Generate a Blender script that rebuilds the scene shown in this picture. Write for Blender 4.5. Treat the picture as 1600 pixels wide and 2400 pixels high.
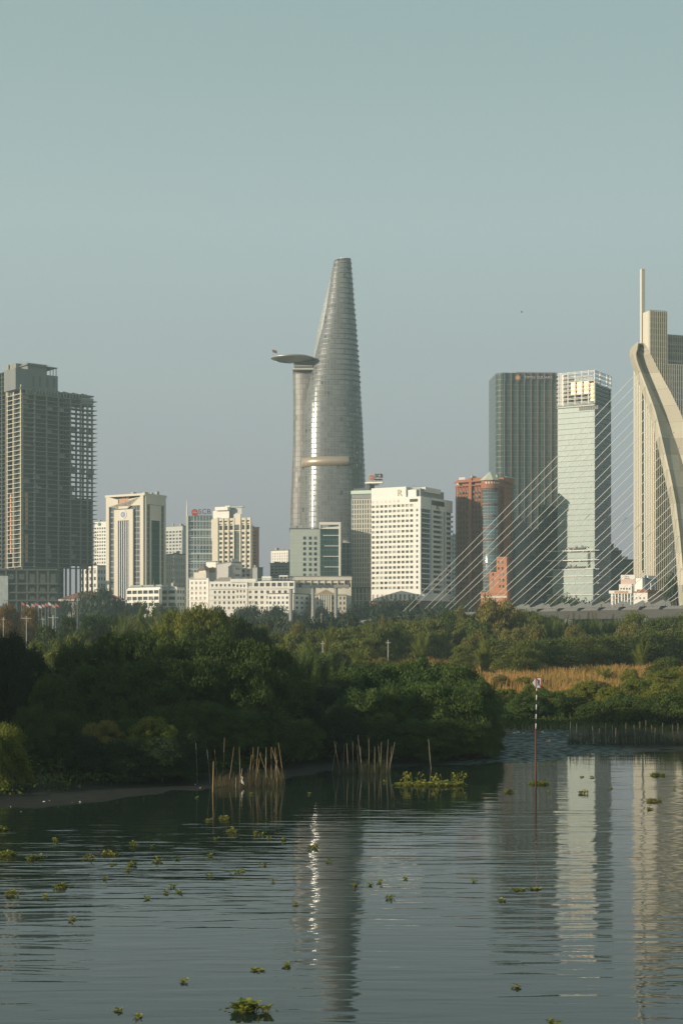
import bpy, math, random
import numpy as np
from mathutils import Vector, Matrix

# ---------------------------------------------------------------- camera, sky, sun, exposure
F, H, HOR = 3527.0, 12.0, 1480.0          # focal length in photo pixels, eye height, horizon row
R = math.radians
scn = bpy.context.scene
for o in list(bpy.data.objects):
    bpy.data.objects.remove(o)
cam = bpy.data.cameras.new('camera')
cam.sensor_fit = 'HORIZONTAL'; cam.sensor_width = 36.0
cam.lens = 36.0 * F / 1600.0
cam.shift_y = (HOR - 1200.0) / 1600.0
cam.clip_start = 1.0; cam.clip_end = 30000.0
co = bpy.data.objects.new('camera', cam); scn.collection.objects.link(co)
co.location = (0, 0, H); co.rotation_euler = (R(90), 0, 0)
scn.camera = co

SUN_AZ, SUN_EL = 62.0, 12.0               # degrees left of straight behind the camera, above horizon
tosun = Vector((-math.sin(R(SUN_AZ)) * math.cos(R(SUN_EL)), -math.cos(R(SUN_AZ)) * math.cos(R(SUN_EL)), math.sin(R(SUN_EL))))
sl = bpy.data.lights.new('sun', 'SUN'); sl.energy = 5.0; sl.angle = R(0.55); sl.color = (1.0, 0.88, 0.70)
so = bpy.data.objects.new('sun', sl); scn.collection.objects.link(so)
so.rotation_euler = (-tosun).to_track_quat('-Z', 'Y').to_euler()
so.location = (-400, -200, 300)

world = bpy.data.worlds.new('World'); scn.world = world; world.use_nodes = True
nt = world.node_tree
for n in list(nt.nodes): nt.nodes.remove(n)
wout = nt.nodes.new('ShaderNodeOutputWorld'); bg = nt.nodes.new('ShaderNodeBackground')
sky = nt.nodes.new('ShaderNodeTexSky'); sky.sky_type = 'NISHITA'; sky.sun_disc = False
sky.sun_elevation = R(SUN_EL); sky.sun_rotation = math.atan2(tosun.x, tosun.y)
sky.air_density = 1.2; sky.dust_density = 2.5; sky.ozone_density = 1.5
tc = nt.nodes.new('ShaderNodeTexCoord'); sp = nt.nodes.new('ShaderNodeSeparateXYZ')
nt.links.new(tc.outputs['Generated'], sp.inputs[0])
ramp = nt.nodes.new('ShaderNodeValToRGB'); nt.links.new(sp.outputs['Z'], ramp.inputs[0])
els = ramp.color_ramp.elements
K = 10.0   # the ramp is in units of the physically bright sky; Background strength scales both
stops = [(0.0, (0.325, 0.335, 0.365)), (0.07, (0.335, 0.352, 0.380)), (0.15, (0.365, 0.415, 0.420)), (0.26, (0.390, 0.485, 0.478)),
         (0.36, (0.320, 0.430, 0.425)), (0.6, (0.24, 0.35, 0.375)), (1.0, (0.17, 0.28, 0.33))]
while len(els) < len(stops): els.new(0.5)
for e, (p, c) in zip(els, stops): e.position = p; e.color = (*c, 1)
sc_ = nt.nodes.new('ShaderNodeVectorMath'); sc_.operation = 'SCALE'; sc_.inputs['Scale'].default_value = K
nt.links.new(ramp.outputs[0], sc_.inputs[0])
mixw = nt.nodes.new('ShaderNodeMix'); mixw.data_type = 'RGBA'; mixw.inputs[0].default_value = 0.86
nt.links.new(sky.outputs[0], mixw.inputs[6]); nt.links.new(sc_.outputs[0], mixw.inputs[7])
nt.links.new(mixw.outputs[2], bg.inputs[0]); bg.inputs[1].default_value = 0.1
nt.links.new(bg.outputs[0], wout.inputs[0])
scn.view_settings.view_transform = 'Standard'; scn.view_settings.look = 'None'
scn.view_settings.exposure = 0.22; scn.view_settings.gamma = 1.0
scn.cycles.max_bounces = 6; scn.cycles.diffuse_bounces = 2; scn.cycles.glossy_bounces = 3
scn.cycles.transmission_bounces = 3; scn.cycles.transparent_max_bounces = 6; scn.cycles.volume_bounces = 0
scn.cycles.caustics_reflective = False; scn.cycles.caustics_refractive = False
scn.cycles.use_denoising = True
rnd = random.Random(7)
col = scn.collection

# ---------------------------------------------------------------- helpers
def PX(px, Y): return (px - 800.0) * Y / F
def PZ(py, Y): return H - (py - HOR) * Y / F

def nd(nt, t, **kw):
    n = nt.nodes.new(t)
    for k, v in kw.items():
        if k == 'op': n.operation = v
        else: setattr(n, k, v)
    return n
def lk(nt, a, b): nt.links.new(a, b)
def mth(nt, op, a, b=None, clamp=False):
    n = nt.nodes.new('ShaderNodeMath'); n.operation = op; n.use_clamp = clamp
    for i, v in enumerate((a, b)):
        if v is None: continue
        if isinstance(v, (int, float)): n.inputs[i].default_value = v
        else: nt.links.new(v, n.inputs[i])
    return n.outputs[0]
def mixc(nt, f, a, b):
    n = nt.nodes.new('ShaderNodeMix'); n.data_type = 'RGBA'
    for i, v in ((0, f), (6, a), (7, b)):
        if isinstance(v, (int, float)): n.inputs[i].default_value = v
        elif isinstance(v, tuple): n.inputs[i].default_value = (*v, 1)
        else: nt.links.new(v, n.inputs[i])
    return n.outputs[2]

MATS = {}
def base_mat(name):
    m = bpy.data.materials.new(name); m.use_nodes = True
    return m, m.node_tree, m.node_tree.nodes['Principled BSDF']
def mat(name, c, rough=0.8, metal=0.0, nz=0.35, scale=0.06, dark=0.72):
    """weathered plain surface: two noises move the colour between c and a dirtier tone"""
    if name in MATS: return MATS[name]
    m, t, p = base_mat(name)
    tcn = nd(t, 'ShaderNodeTexCoord')
    mp = nd(t, 'ShaderNodeMapping'); mp.inputs['Scale'].default_value = (1, 1, 0.35)
    lk(t, tcn.outputs['Object'], mp.inputs[0])
    n1 = nd(t, 'ShaderNodeTexNoise'); n1.inputs['Scale'].default_value = scale; n1.inputs['Detail'].default_value = 6
    n2 = nd(t, 'ShaderNodeTexNoise'); n2.inputs['Scale'].default_value = scale * 12; n2.inputs['Detail'].default_value = 3
    lk(t, mp.outputs[0], n1.inputs[0]); lk(t, mp.outputs[0], n2.inputs[0])
    f = mth(t, 'MULTIPLY', mth(t, 'MULTIPLY', n1.outputs[0], n2.outputs[0]), nz * 3.4, True)
    lk(t, mixc(t, f, c, tuple(x * dark for x in c)), p.inputs['Base Color'])
    p.inputs['Roughness'].default_value = rough; p.inputs['Metallic'].default_value = metal
    MATS[name] = m; return m

def panemat(name, c, blind, frac=.3, rough=.12):
    if name in MATS: return MATS[name]
    m, t, p = base_mat(name)
    oi = nd(t, 'ShaderNodeObjectInfo'); ge = nd(t, 'ShaderNodeNewGeometry')
    r1 = mth(t, 'FRACT', mth(t, 'ADD', mth(t, 'MULTIPLY', oi.outputs['Random'], 7.31), mth(t, 'MULTIPLY', ge.outputs['Random Per Island'], 3.17)))
    r2 = mth(t, 'FRACT', mth(t, 'MULTIPLY', r1, 13.7))
    k = mixc(t, mth(t, 'MULTIPLY', r2, .8), c, tuple(x * 2.4 for x in c))
    bl = mth(t, 'LESS_THAN', r1, frac)
    lk(t, mixc(t, mth(t, 'MULTIPLY', bl, mth(t, 'ADD', mth(t, 'MULTIPLY', r2, .6), .3)), k, blind), p.inputs['Base Color'])
    p.inputs['Roughness'].default_value = rough; MATS[name] = m; return m
def curtain(name, glass, line, pu, pv, wu, wv, rough=0.12, metal=0.0, var=0.35, spec=0.5, lrough=0.5, wave=0.0, dark=None, dfrac=0.0):
    """panelled facade in UV metres: mullions every pu across and pv up, each panel its own tone"""
    if name in MATS: return MATS[name]
    m, t, p = base_mat(name)
    uv = nd(t, 'ShaderNodeUVMap'); s = nd(t, 'ShaderNodeSeparateXYZ'); lk(t, uv.outputs[0], s.inputs[0])
    u = mth(t, 'DIVIDE', s.outputs[0], pu); v = mth(t, 'DIVIDE', s.outputs[1], pv)
    fu = mth(t, 'FRACT', u); fv = mth(t, 'FRACT', v)
    mu = mth(t, 'LESS_THAN', fu, wu / pu); mv = mth(t, 'LESS_THAN', fv, wv / pv)
    mask = mth(t, 'MAXIMUM', mu, mv)
    cb = nd(t, 'ShaderNodeCombineXYZ'); lk(t, mth(t, 'FLOOR', u), cb.inputs[0]); lk(t, mth(t, 'FLOOR', v), cb.inputs[1])
    wn = nd(t, 'ShaderNodeTexWhiteNoise', noise_dimensions='2D'); lk(t, cb.outputs[0], wn.inputs['Vector'])
    big = nd(t, 'ShaderNodeTexNoise'); big.inputs['Scale'].default_value = 0.035; big.inputs['Detail'].default_value = 3
    lk(t, uv.outputs[0], big.inputs[0])
    k = mth(t, 'MULTIPLY', mth(t, 'ADD', mth(t, 'MULTIPLY', wn.outputs[0], 0.6), mth(t, 'MULTIPLY', big.outputs[0], 0.8)), var * 1.6, True)
    g = mixc(t, k, glass, tuple(x * 0.45 for x in glass))
    if dark:
        w2 = nd(t, 'ShaderNodeTexWhiteNoise', noise_dimensions='2D')
        ad = nd(t, 'ShaderNodeVectorMath', op='ADD'); lk(t, cb.outputs[0], ad.inputs[0]); ad.inputs[1].default_value = (37.7, 11.3, 0)
        lk(t, ad.outputs[0], w2.inputs['Vector'])
        g = mixc(t, mth(t, 'LESS_THAN', w2.outputs[0], dfrac), g, dark)
    lk(t, mixc(t, mask, g, line), p.inputs['Base Color'])
    lk(t, mth(t, 'ADD', mth(t, 'MULTIPLY', mask, lrough - rough), rough), p.inputs['Roughness'])
    lk(t, mth(t, 'MULTIPLY', mth(t, 'SUBTRACT', 1.0, mask), metal), p.inputs['Metallic'])
    p.inputs['Specular IOR Level'].default_value = spec
    if wave:
        bn = nd(t, 'ShaderNodeTexNoise'); bn.inputs['Scale'].default_value = 0.22; lk(t, uv.outputs[0], bn.inputs[0])
        bp = nd(t, 'ShaderNodeBump'); bp.inputs['Strength'].default_value = 1.0; bp.inputs['Distance'].default_value = wave
        lk(t, bn.outputs[0], bp.inputs['Height']); lk(t, bp.outputs[0], p.inputs['Normal'])
    MATS[name] = m; return m

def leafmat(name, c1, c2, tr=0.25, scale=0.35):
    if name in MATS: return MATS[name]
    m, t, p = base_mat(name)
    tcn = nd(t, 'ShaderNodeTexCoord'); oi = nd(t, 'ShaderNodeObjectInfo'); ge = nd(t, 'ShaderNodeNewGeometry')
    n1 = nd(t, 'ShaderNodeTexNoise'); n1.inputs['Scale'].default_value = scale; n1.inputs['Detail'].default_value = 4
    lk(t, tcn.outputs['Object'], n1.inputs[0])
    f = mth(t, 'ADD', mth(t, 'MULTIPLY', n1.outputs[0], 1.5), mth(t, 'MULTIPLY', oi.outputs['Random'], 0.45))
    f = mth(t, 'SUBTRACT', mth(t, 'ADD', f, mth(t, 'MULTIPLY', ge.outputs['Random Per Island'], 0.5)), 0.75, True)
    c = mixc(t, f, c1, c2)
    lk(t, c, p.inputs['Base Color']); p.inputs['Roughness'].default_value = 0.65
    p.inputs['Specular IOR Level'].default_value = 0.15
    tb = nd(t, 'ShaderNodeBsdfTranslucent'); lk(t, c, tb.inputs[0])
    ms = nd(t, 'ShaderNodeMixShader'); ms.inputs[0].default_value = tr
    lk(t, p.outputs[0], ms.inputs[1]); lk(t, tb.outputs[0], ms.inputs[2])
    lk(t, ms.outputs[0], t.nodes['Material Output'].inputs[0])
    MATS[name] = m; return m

def link(name, me, m, parent=None):
    if m is not None and not me.materials: me.materials.append(m)
    o = bpy.data.objects.new(name, me); col.objects.link(o)
    if parent is not None: o.parent = parent
    return o
def tag(o, label=None, cat=None, group=None, kind=None):
    if label: o['label'] = label
    if cat: o['category'] = cat
    if group: o['group'] = group
    if kind: o['kind'] = kind
    return o
def empty(name, loc, rz=0.0):
    o = bpy.data.objects.new(name, None); col.objects.link(o); o.location = loc; o.rotation_euler.z = rz
    o.empty_display_size = 0.5
    return o

class Fr:                                   # a facade frame: origin, direction along it, outward normal
    def __init__(s, O, U, N): s.O = Vector(O); s.U = Vector(U); s.N = Vector(N)
    def p(s, u, z, n): return s.O + s.U * u + s.N * n + Vector((0, 0, z))

class MB:
    def __init__(s): s.v = []; s.f = []; s.uv = None
    def hexa(s, P):                         # 8 points: bottom ring 0-3, top ring 4-7
        i = len(s.v); s.v += [Vector(q) for q in P]
        a, b, c = s.v[i + 1] - s.v[i], s.v[i + 3] - s.v[i], s.v[i + 4] - s.v[i]
        F6 = [(0, 3, 2, 1), (4, 5, 6, 7), (0, 1, 5, 4), (1, 2, 6, 5), (2, 3, 7, 6), (3, 0, 4, 7)]
        if a.cross(b).dot(c) < 0: F6 = [q[::-1] for q in F6]
        s.f += [tuple(i + k for k in q) for q in F6]
    def box(s, x0, x1, y0, y1, z0, z1):
        s.hexa([(x0, y0, z0), (x1, y0, z0), (x1, y1, z0), (x0, y1, z0), (x0, y0, z1), (x1, y0, z1), (x1, y1, z1), (x0, y1, z1)])
    def fb(s, fr, u0, u1, z0, z1, n0, n1):
        s.hexa([fr.p(u0, z0, n0), fr.p(u1, z0, n0), fr.p(u1, z0, n1), fr.p(u0, z0, n1), fr.p(u0, z1, n0), fr.p(u1, z1, n0), fr.p(u1, z1, n1), fr.p(u0, z1, n1)])
    def prism(s, fr, poly, n0, n1):         # polygon (u,z) extruded along the normal
        i = len(s.v); k = len(poly)
        s.v += [fr.p(u, z, n0) for u, z in poly] + [fr.p(u, z, n1) for u, z in poly]
        s.f += [tuple(range(i, i + k))[::-1], tuple(range(i + k, i + 2 * k))]
        s.f += [(i + a, i + (a + 1) % k, i + k + (a + 1) % k, i + k + a) for a in range(k)]
    def tube(s, pts, rad, n=6, cap=True):
        rings = []
        for k, q in enumerate(pts):
            q = Vector(q)
            d = (Vector(pts[min(k + 1, len(pts) - 1)]) - Vector(pts[max(k - 1, 0)])).normalized()
            a = d.orthogonal().normalized() if not rings else (pa - d * pa.dot(d)).normalized()
            pa = a; b = d.cross(a); r = rad[k] if isinstance(rad, (list, tuple)) else rad
            i = len(s.v)
            s.v += [q + (a * math.cos(6.28318 * j / n) + b * math.sin(6.28318 * j / n)) * r for j in range(n)]
            rings.append(i)
        for a, b in zip(rings, rings[1:]):
            s.f += [(a + j, a + (j + 1) % n, b + (j + 1) % n, b + j) for j in range(n)]
        if cap:
            s.f += [tuple(rings[0] + j for j in range(n))[::-1], tuple(rings[-1] + j for j in range(n))]
    def cyl(s, x, y, z0, z1, r0, r1=None, n=24):
        s.tube([(x, y, z0), (x, y, z1)], [r0, r0 if r1 is None else r1], n)
    def poly(s, pts):
        i = len(s.v); s.v += [Vector(q) for q in pts]; s.f.append(tuple(range(i, i + len(pts))))
    def build(s, name, m, parent=None, smooth=False):
        me = bpy.data.meshes.new(name)
        me.from_pydata([tuple(q) for q in s.v], [], s.f)
        if s.uv: 
            l = me.uv_layers.new(name='UVMap')
            for pgn in me.polygons:
                for li, vi in zip(pgn.loop_indices, pgn.vertices): l.data[li].uv = s.uv[vi] if not callable(s.uv) else s.uv(pgn, vi)
        else:
            l = me.uv_layers.new(name='UVMap'); vs = me.vertices
            for pgn in me.polygons:
                n = pgn.normal
                if abs(n.z) > 0.8: t = None
                else: t = Vector((-n.y, n.x, 0)).normalized()
                for li, vi in zip(pgn.loop_indices, pgn.vertices):
                    q = vs[vi].co
                    l.data[li].uv = (q.x, q.y) if t is None else (q.dot(t), q.z)
        if smooth:
            for pgn in me.polygons: pgn.use_smooth = True
        return link(name, me, m, parent)

class Bld:
    """building seen corner-on: nearest vertical edge at photo column c, distance D; its right face turns th degrees
    to the right and ends at column b, its left face ends at column a"""
    def __init__(s, name, label, cat, c, D, th, a, b, group=None, wid=None, dep=None, zb=2.0):
        s.D = D; s.X = PX(c, D); s.c = math.cos(R(th)); s.s = math.sin(R(th)); s.zb = zb
        s.root = empty(name, (s.X, D, 0), R(th)); tag(s.root, label, cat, group)
        s.R = Fr((0, 0, 0), (1, 0, 0), (0, -1, 0)); s.L = Fr((0, 0, 0), (0, 1, 0), (-1, 0, 0))
        s.w = wid if wid else s.ur(b); s.d = dep if dep else s.ul(a)
        s.ents = {}
    def ur(s, px):
        k = (px - 800) / F; return (k * s.D - s.X) / (s.c - k * s.s)
    def ul(s, px):
        k = (px - 800) / F; return (s.X - k * s.D) / (k * s.c + s.s)
    def u(s, fr, px): return s.ur(px) if fr is s.R else s.ul(px)
    def z(s, py): return PZ(py, s.D)
    def core(s, mb, yt, z0=None, u0=0, u1=None, v0=0, v1=None):
        mb.box(u0, s.w if u1 is None else u1, v0, s.d if v1 is None else v1, s.zb if z0 is None else z0, s.z(yt))
    def bx(s, mb, fr, p0, p1, yt, yb, n0, n1):
        a, b = sorted((s.u(fr, p0), s.u(fr, p1))); mb.fb(fr, a, b, s.z(yb) if yb is not None else s.zb, s.z(yt), n0, n1)
    def grid(s, wall, fr, p0, p1, yt, yb, nc, nr, fw, fh, proud, wmat, off=0.0, skip=None, wname='window', cap=100, doors=False):
        """wall relief with nc x nr openings and a pane object in each"""
        u0, u1 = sorted((s.u(fr, p0), s.u(fr, p1))); z1, z0 = s.z(yt), s.z(yb)
        cw = (u1 - u0) / nc; ch = (z1 - z0) / nr; ow = cw * fw; oh = ch * fh
        if proud > 0:
            edges = [u0] + [u0 + cw * (i + 0.5) + sg * ow / 2 for i in range(nc) for sg in (-1, 1)] + [u1]
            for i in range(0, len(edges), 2): wall.fb(fr, edges[i], edges[i + 1], z0, z1, off, off + proud)
            for i in range(nc):
                a, b = edges[1 + 2 * i], edges[2 + 2 * i]
                zz = [z0] + [z0 + ch * (j + 0.5) + sg * oh / 2 for j in range(nr) for sg in (-1, 1)] + [z1]
                for j in range(0, len(zz), 2): wall.fb(fr, a, b, zz[j], zz[j + 1], off, off + proud - 0.004)
        cells = [(i, j) for j in range(nr) for i in range(nc) if not (skip and skip(i, j))]
        s.panes(fr, [(u0 + cw * (i + 0.5), z0 + ch * (j + 0.5)) for i, j in cells], ow - 0.02, oh - 0.02, wmat, off + 0.012, wname, cap)
    def panes(s, fr, cs, ww, wh, wmat, n0, wname='window', cap=100, th=0.06):
        key = wname; used = s.ents.get(key, 0); first = None; extra = MB()
        for k, (u, z) in enumerate(cs):
            if used >= cap:
                extra.fb(fr, u - ww / 2, u + ww / 2, z - wh / 2, z + wh / 2, n0, n0 + th); continue
            used += 1
            if first is None:
                mb = MB(); mb.fb(fr, -ww / 2, ww / 2, -wh / 2, wh / 2, 0, th)
                first = mb.build(wname, wmat, s.root); o = first
            else:
                o = first.copy(); col.objects.link(o); o.parent = s.root
            o.location = fr.p(u, z, n0)
        s.ents[key] = used
        if extra.v:
            o = extra.build(wname + '_rows', wmat, s.root); o['kind'] = 'stuff'
    def text(s, fr, body, p0, p1, yt, yb, m, n0, name='sign_letters', depth=0.3):
        cu = bpy.data.curves.new('letters', 'FONT'); cu.body = body; cu.extrude = 0.02; cu.resolution_u = 3
        to = bpy.data.objects.new('letters', cu); col.objects.link(to)
        bpy.context.view_layer.update()
        me = bpy.data.meshes.new_from_object(to); bpy.data.objects.remove(to)
        xs = [v.co.x for v in me.vertices]; ys = [v.co.y for v in me.vertices]
        ua, ub = s.u(fr, p0), s.u(fr, p1); z1, z0 = s.z(yt), s.z(yb)
        for v in me.vertices:
            fx = (v.co.x - min(xs)) / (max(xs) - min(xs)); fy = (v.co.y - min(ys)) / (max(ys) - min(ys))
            v.co = fr.p(ua + (ub - ua) * fx, z0 + (z1 - z0) * fy, n0 + (depth if v.co.z > 0 else 0))
        me.update()
        return link(name, me, m, s.root)

# ---------------------------------------------------------------- terrain and water
SH = [(-9000, 20), (-4000, 28), (-2500, 40), (-1400, 62), (-600, 86), (0, 100), (250, 106), (480, 114), (620, 119), (760, 128), (900, 133), (1130, 136),
      (1170, 135), (1400, 144), (1600, 151), (2000, 162), (3500, 190), (9000, 260)]
def shoreY(px): return float(np.interp(px, [a for a, b in SH], [b for a, b in SH]))
def gz(X, Y):
    px = 800 + F * X / max(Y, 1.0); d = Y - shoreY(px)
    mud = 38 if px > 1150 else 14
    if Y < 590:
        z = np.interp(d, [-30, 0, mud, mud + 12, 110, 260, 400], [-2.5, 0.0, 0.32, 1.0, 1.7, 2.4, 2.6])
        z += 0.35 * math.sin(X * 0.11 + 1.3) * math.sin(Y * 0.07) * min(1, max(0, d - mud) / 30)
        z += 0.06 * math.sin(X * 0.9 + Y * 0.31) * math.sin(Y * 0.77 - X * 0.2) * (1 if 0 < d else 0)
        return float(z)
    if Y < 640: return float(np.interp(Y, [590, 640], [2.6, -3]))
    if Y < 800: return -3.0
    if Y < 812: return float(np.interp(Y, [800, 803, 812], [-3, 2.0, 2.1]))
    return 2.1
def make_ground():
    pxs = list(np.concatenate([np.linspace(-9000, -800, 24)[:-1], np.linspace(-800, 2400, 130), np.linspace(2400, 9000, 20)[1:]]))
    Ys = list(np.concatenate([np.linspace(20, 95, 12)[:-1], np.linspace(95, 260, 90)[:-1], np.linspace(260, 600, 50)[:-1],
                              [600, 620, 640, 720, 798, 800, 803, 808, 812, 1000, 1500, 2500, 5000, 9000]]))
    v = []
    for Y in Ys:
        for p in pxs: X = PX(p, Y); v.append((X, Y, gz(X, Y)))
    n = len(pxs)
    f = [(j * n + i, j * n + i + 1, (j + 1) * n + i + 1, (j + 1) * n + i) for j in range(len(Ys) - 1) for i in range(n - 1)]
    me = bpy.data.meshes.new('ground'); me.from_pydata(v, [], f)
    for p in me.polygons: p.use_smooth = True
    m, t, p = base_mat('ground')
    ge = nd(t, 'ShaderNodeNewGeometry'); s = nd(t, 'ShaderNodeSeparateXYZ'); lk(t, ge.outputs['Position'], s.inputs[0])
    n1 = nd(t, 'ShaderNodeTexNoise'); n1.inputs['Scale'].default_value = 0.5; n1.inputs['Detail'].default_value = 8
    lk(t, ge.outputs['Position'], n1.inputs[0])
    mp = nd(t, 'ShaderNodeMapping'); mp.inputs['Scale'].default_value = (0.75, 1.0, 1.0); lk(t, ge.outputs['Position'], mp.inputs[0])
    n2 = nd(t, 'ShaderNodeTexNoise'); n2.inputs['Scale'].default_value = 1.6; n2.inputs['Detail'].default_value = 6; lk(t, mp.outputs[0], n2.inputs[0])
    wet = mth(t, 'LESS_THAN', s.outputs[2], mth(t, 'ADD', mth(t, 'MULTIPLY', n1.outputs[0], 0.45), 0.12))
    c = mixc(t, n1.outputs[0], (0.045, 0.05, 0.022), (0.13, 0.095, 0.05))
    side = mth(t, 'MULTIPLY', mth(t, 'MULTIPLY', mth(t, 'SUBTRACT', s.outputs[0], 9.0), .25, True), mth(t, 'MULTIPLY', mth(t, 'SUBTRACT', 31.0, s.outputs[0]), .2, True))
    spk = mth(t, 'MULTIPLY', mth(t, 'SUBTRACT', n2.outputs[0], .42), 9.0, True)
    c = mixc(t, wet, c, mixc(t, spk, mixc(t, side, (0.012, 0.012, 0.008), (0.060, 0.105, 0.088)), mixc(t, side, (0.022, 0.020, 0.013), (0.010, 0.014, 0.011))))  # sky sheen on the wet right mud put into its teal colour
    lk(t, c, p.inputs['Base Color'])
    lump = mth(t, 'GREATER_THAN', n2.outputs[0], 0.52)
    right = side
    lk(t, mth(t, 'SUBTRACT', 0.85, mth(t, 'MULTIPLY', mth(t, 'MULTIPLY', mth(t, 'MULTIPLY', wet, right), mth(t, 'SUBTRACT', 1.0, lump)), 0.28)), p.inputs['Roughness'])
    p.inputs['Specular IOR Level'].default_value = 0.2
    bp = nd(t, 'ShaderNodeBump'); bp.inputs['Distance'].default_value = 0.03; lk(t, n2.outputs[0], bp.inputs['Height']); lk(t, bp.outputs[0], p.inputs['Normal'])
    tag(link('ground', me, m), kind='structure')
make_ground()

def make_water():
    mb = MB(); mb.poly([(-9000, -60, 0), (9000, -60, 0), (9000, 1500, 0), (-9000, 1500, 0)])
    m, t, p = base_mat('river_water')
    p.inputs['Base Color'].default_value = (0.018, 0.028, 0.020, 1); p.inputs['Roughness'].default_value = 0.015
    p.inputs['IOR'].default_value = 1.39
    ge = nd(t, 'ShaderNodeNewGeometry')
    def noise(sx, sy, detail=2, rough=0.45, dist=0.0, rot=0.0):
        mp = nd(t, 'ShaderNodeMapping'); mp.inputs['Scale'].default_value = (sx, sy, 1); mp.inputs['Rotation'].default_value = (0, 0, rot)
        lk(t, ge.outputs['Position'], mp.inputs[0])
        n = nd(t, 'ShaderNodeTexNoise'); n.inputs['Scale'].default_value = 1.0; n.inputs['Detail'].default_value = detail
        n.inputs['Roughness'].default_value = rough; n.inputs['Distortion'].default_value = dist
        lk(t, mp.outputs[0], n.inputs[0]); return n.outputs[0]
    a = noise(0.22, 1.25, 1, 0.4, 0.5, 0.05); b = noise(0.8, 3.4, 2, 0.5, 0.3, -0.08); c = noise(0.07, 0.26)
    patch = noise(0.018, 0.05, 3)
    k = mth(t, 'ADD', mth(t, 'MULTIPLY', patch, 1.8), -0.45, True)
    sy = nd(t, 'ShaderNodeSeparateXYZ'); lk(t, ge.outputs['Position'], sy.inputs[0])
    dd = mth(t, 'SUBTRACT', sy.outputs[1], mth(t, 'MULTIPLY', sy.outputs[0], 0.3))
    far = mth(t, 'SUBTRACT', 1.0, mth(t, 'MULTIPLY', mth(t, 'MULTIPLY', mth(t, 'SUBTRACT', dd, 84.0), 1 / 34.0, True), 0.72))   # the bank shelters the water from wind
    near = mth(t, 'ADD', 0.5, mth(t, 'MULTIPLY', mth(t, 'MULTIPLY', mth(t, 'SUBTRACT', dd, 46.0), 1 / 22.0, True), 0.5))
    lee = mth(t, 'MULTIPLY', far, near)
    h = mth(t, 'ADD', mth(t, 'MULTIPLY', mth(t, 'ADD', a, mth(t, 'MULTIPLY', b, 0.16)), mth(t, 'ADD', k, 0.25)), mth(t, 'MULTIPLY', c, 1.0))
    h = mth(t, 'MULTIPLY', h, lee)
    bp = nd(t, 'ShaderNodeBump'); bp.inputs['Strength'].default_value = 1.0; bp.inputs['Distance'].default_value = 0.062
    lk(t, h, bp.inputs['Height']); lk(t, bp.outputs[0], p.inputs['Normal'])
    tag(mb.build('water', m), kind='structure')
make_water()
# ---------------------------------------------------------------- building materials
white = mat('white_wall', (0.84, 0.80, 0.72), nz=0.3, scale=0.05, dark=0.8)
cream = mat('cream_wall', (0.70, 0.63, 0.51), nz=0.3, scale=0.05)
beige = mat('beige_stone', (0.60, 0.52, 0.40), nz=0.25)
grey = mat('grey_wall', (0.36, 0.37, 0.36), nz=0.4)
lgrey = mat('light_grey_wall', (0.55, 0.55, 0.52), nz=0.3)
dgrey = mat('dark_grey_wall', (0.12, 0.125, 0.12), nz=0.4)
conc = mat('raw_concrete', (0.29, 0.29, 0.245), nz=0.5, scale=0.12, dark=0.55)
concd = mat('dark_shaded_concrete', (0.07, 0.085, 0.07), nz=0.5, scale=0.12, dark=0.5)  # shade inside the open tower put into this dark colour
brick = mat('red_brick', (0.36, 0.14, 0.08), nz=0.45, scale=0.1)
pinkb = mat('salmon_wall', (0.58, 0.30, 0.20), nz=0.3)
tile = mat('roof_tile', (0.36, 0.13, 0.07), nz=0.5, scale=0.3)
winm = panemat('window_glass', (0.045, 0.05, 0.046), (.42, .42, .36), .28)
winb = panemat('window_glass_brown', (0.085, 0.06, 0.045), (.36, .24, .16), .35, .3)
wind = panemat('dark_window_glass', (0.03, 0.045, 0.04), (.22, .24, .22), .15, .08)
steel = mat('grey_steel', (0.32, 0.33, 0.33), rough=0.5, metal=0.3)
wsteel = mat('white_steel', (0.72, 0.70, 0.62), rough=0.5)
gold = mat('gold_sign', (0.52, 0.36, 0.16), rough=0.5)
gold2 = mat('gold_panel', (0.72, 0.42, 0.18), rough=0.3, metal=0.2)
redm = mat('red_sign', (0.50, 0.06, 0.045), rough=0.5)
ink = mat('dark_lettering', (0.05, 0.05, 0.055), rough=0.6)
roofm = mat('roof_surface', (0.26, 0.25, 0.23), nz=0.5)
vent = mat('roof_plant', (0.42, 0.42, 0.40), nz=0.5, scale=0.5)

def roofstuff(b, yt, n, seed, u0=0.1, u1=0.9, name='roof_unit', par=None):
    r = random.Random(seed)
    for i in range(n):
        mb = MB(); u = b.w * r.uniform(u0, u1); v = b.d * r.uniform(.1, .8); s = r.uniform(1.0, 2.6); h = r.uniform(1, 2.8)
        mb.box(u, u + s * 1.4, v, v + s, b.z(yt), b.z(yt) + h)
        if r.random() < 0.4: mb.cyl(u + s * .4, v + s * .4, b.z(yt) + h, b.z(yt) + h + r.uniform(1.5, 4), 0.09, n=5)
        mb.build(name, vent, par or b.root)

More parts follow.
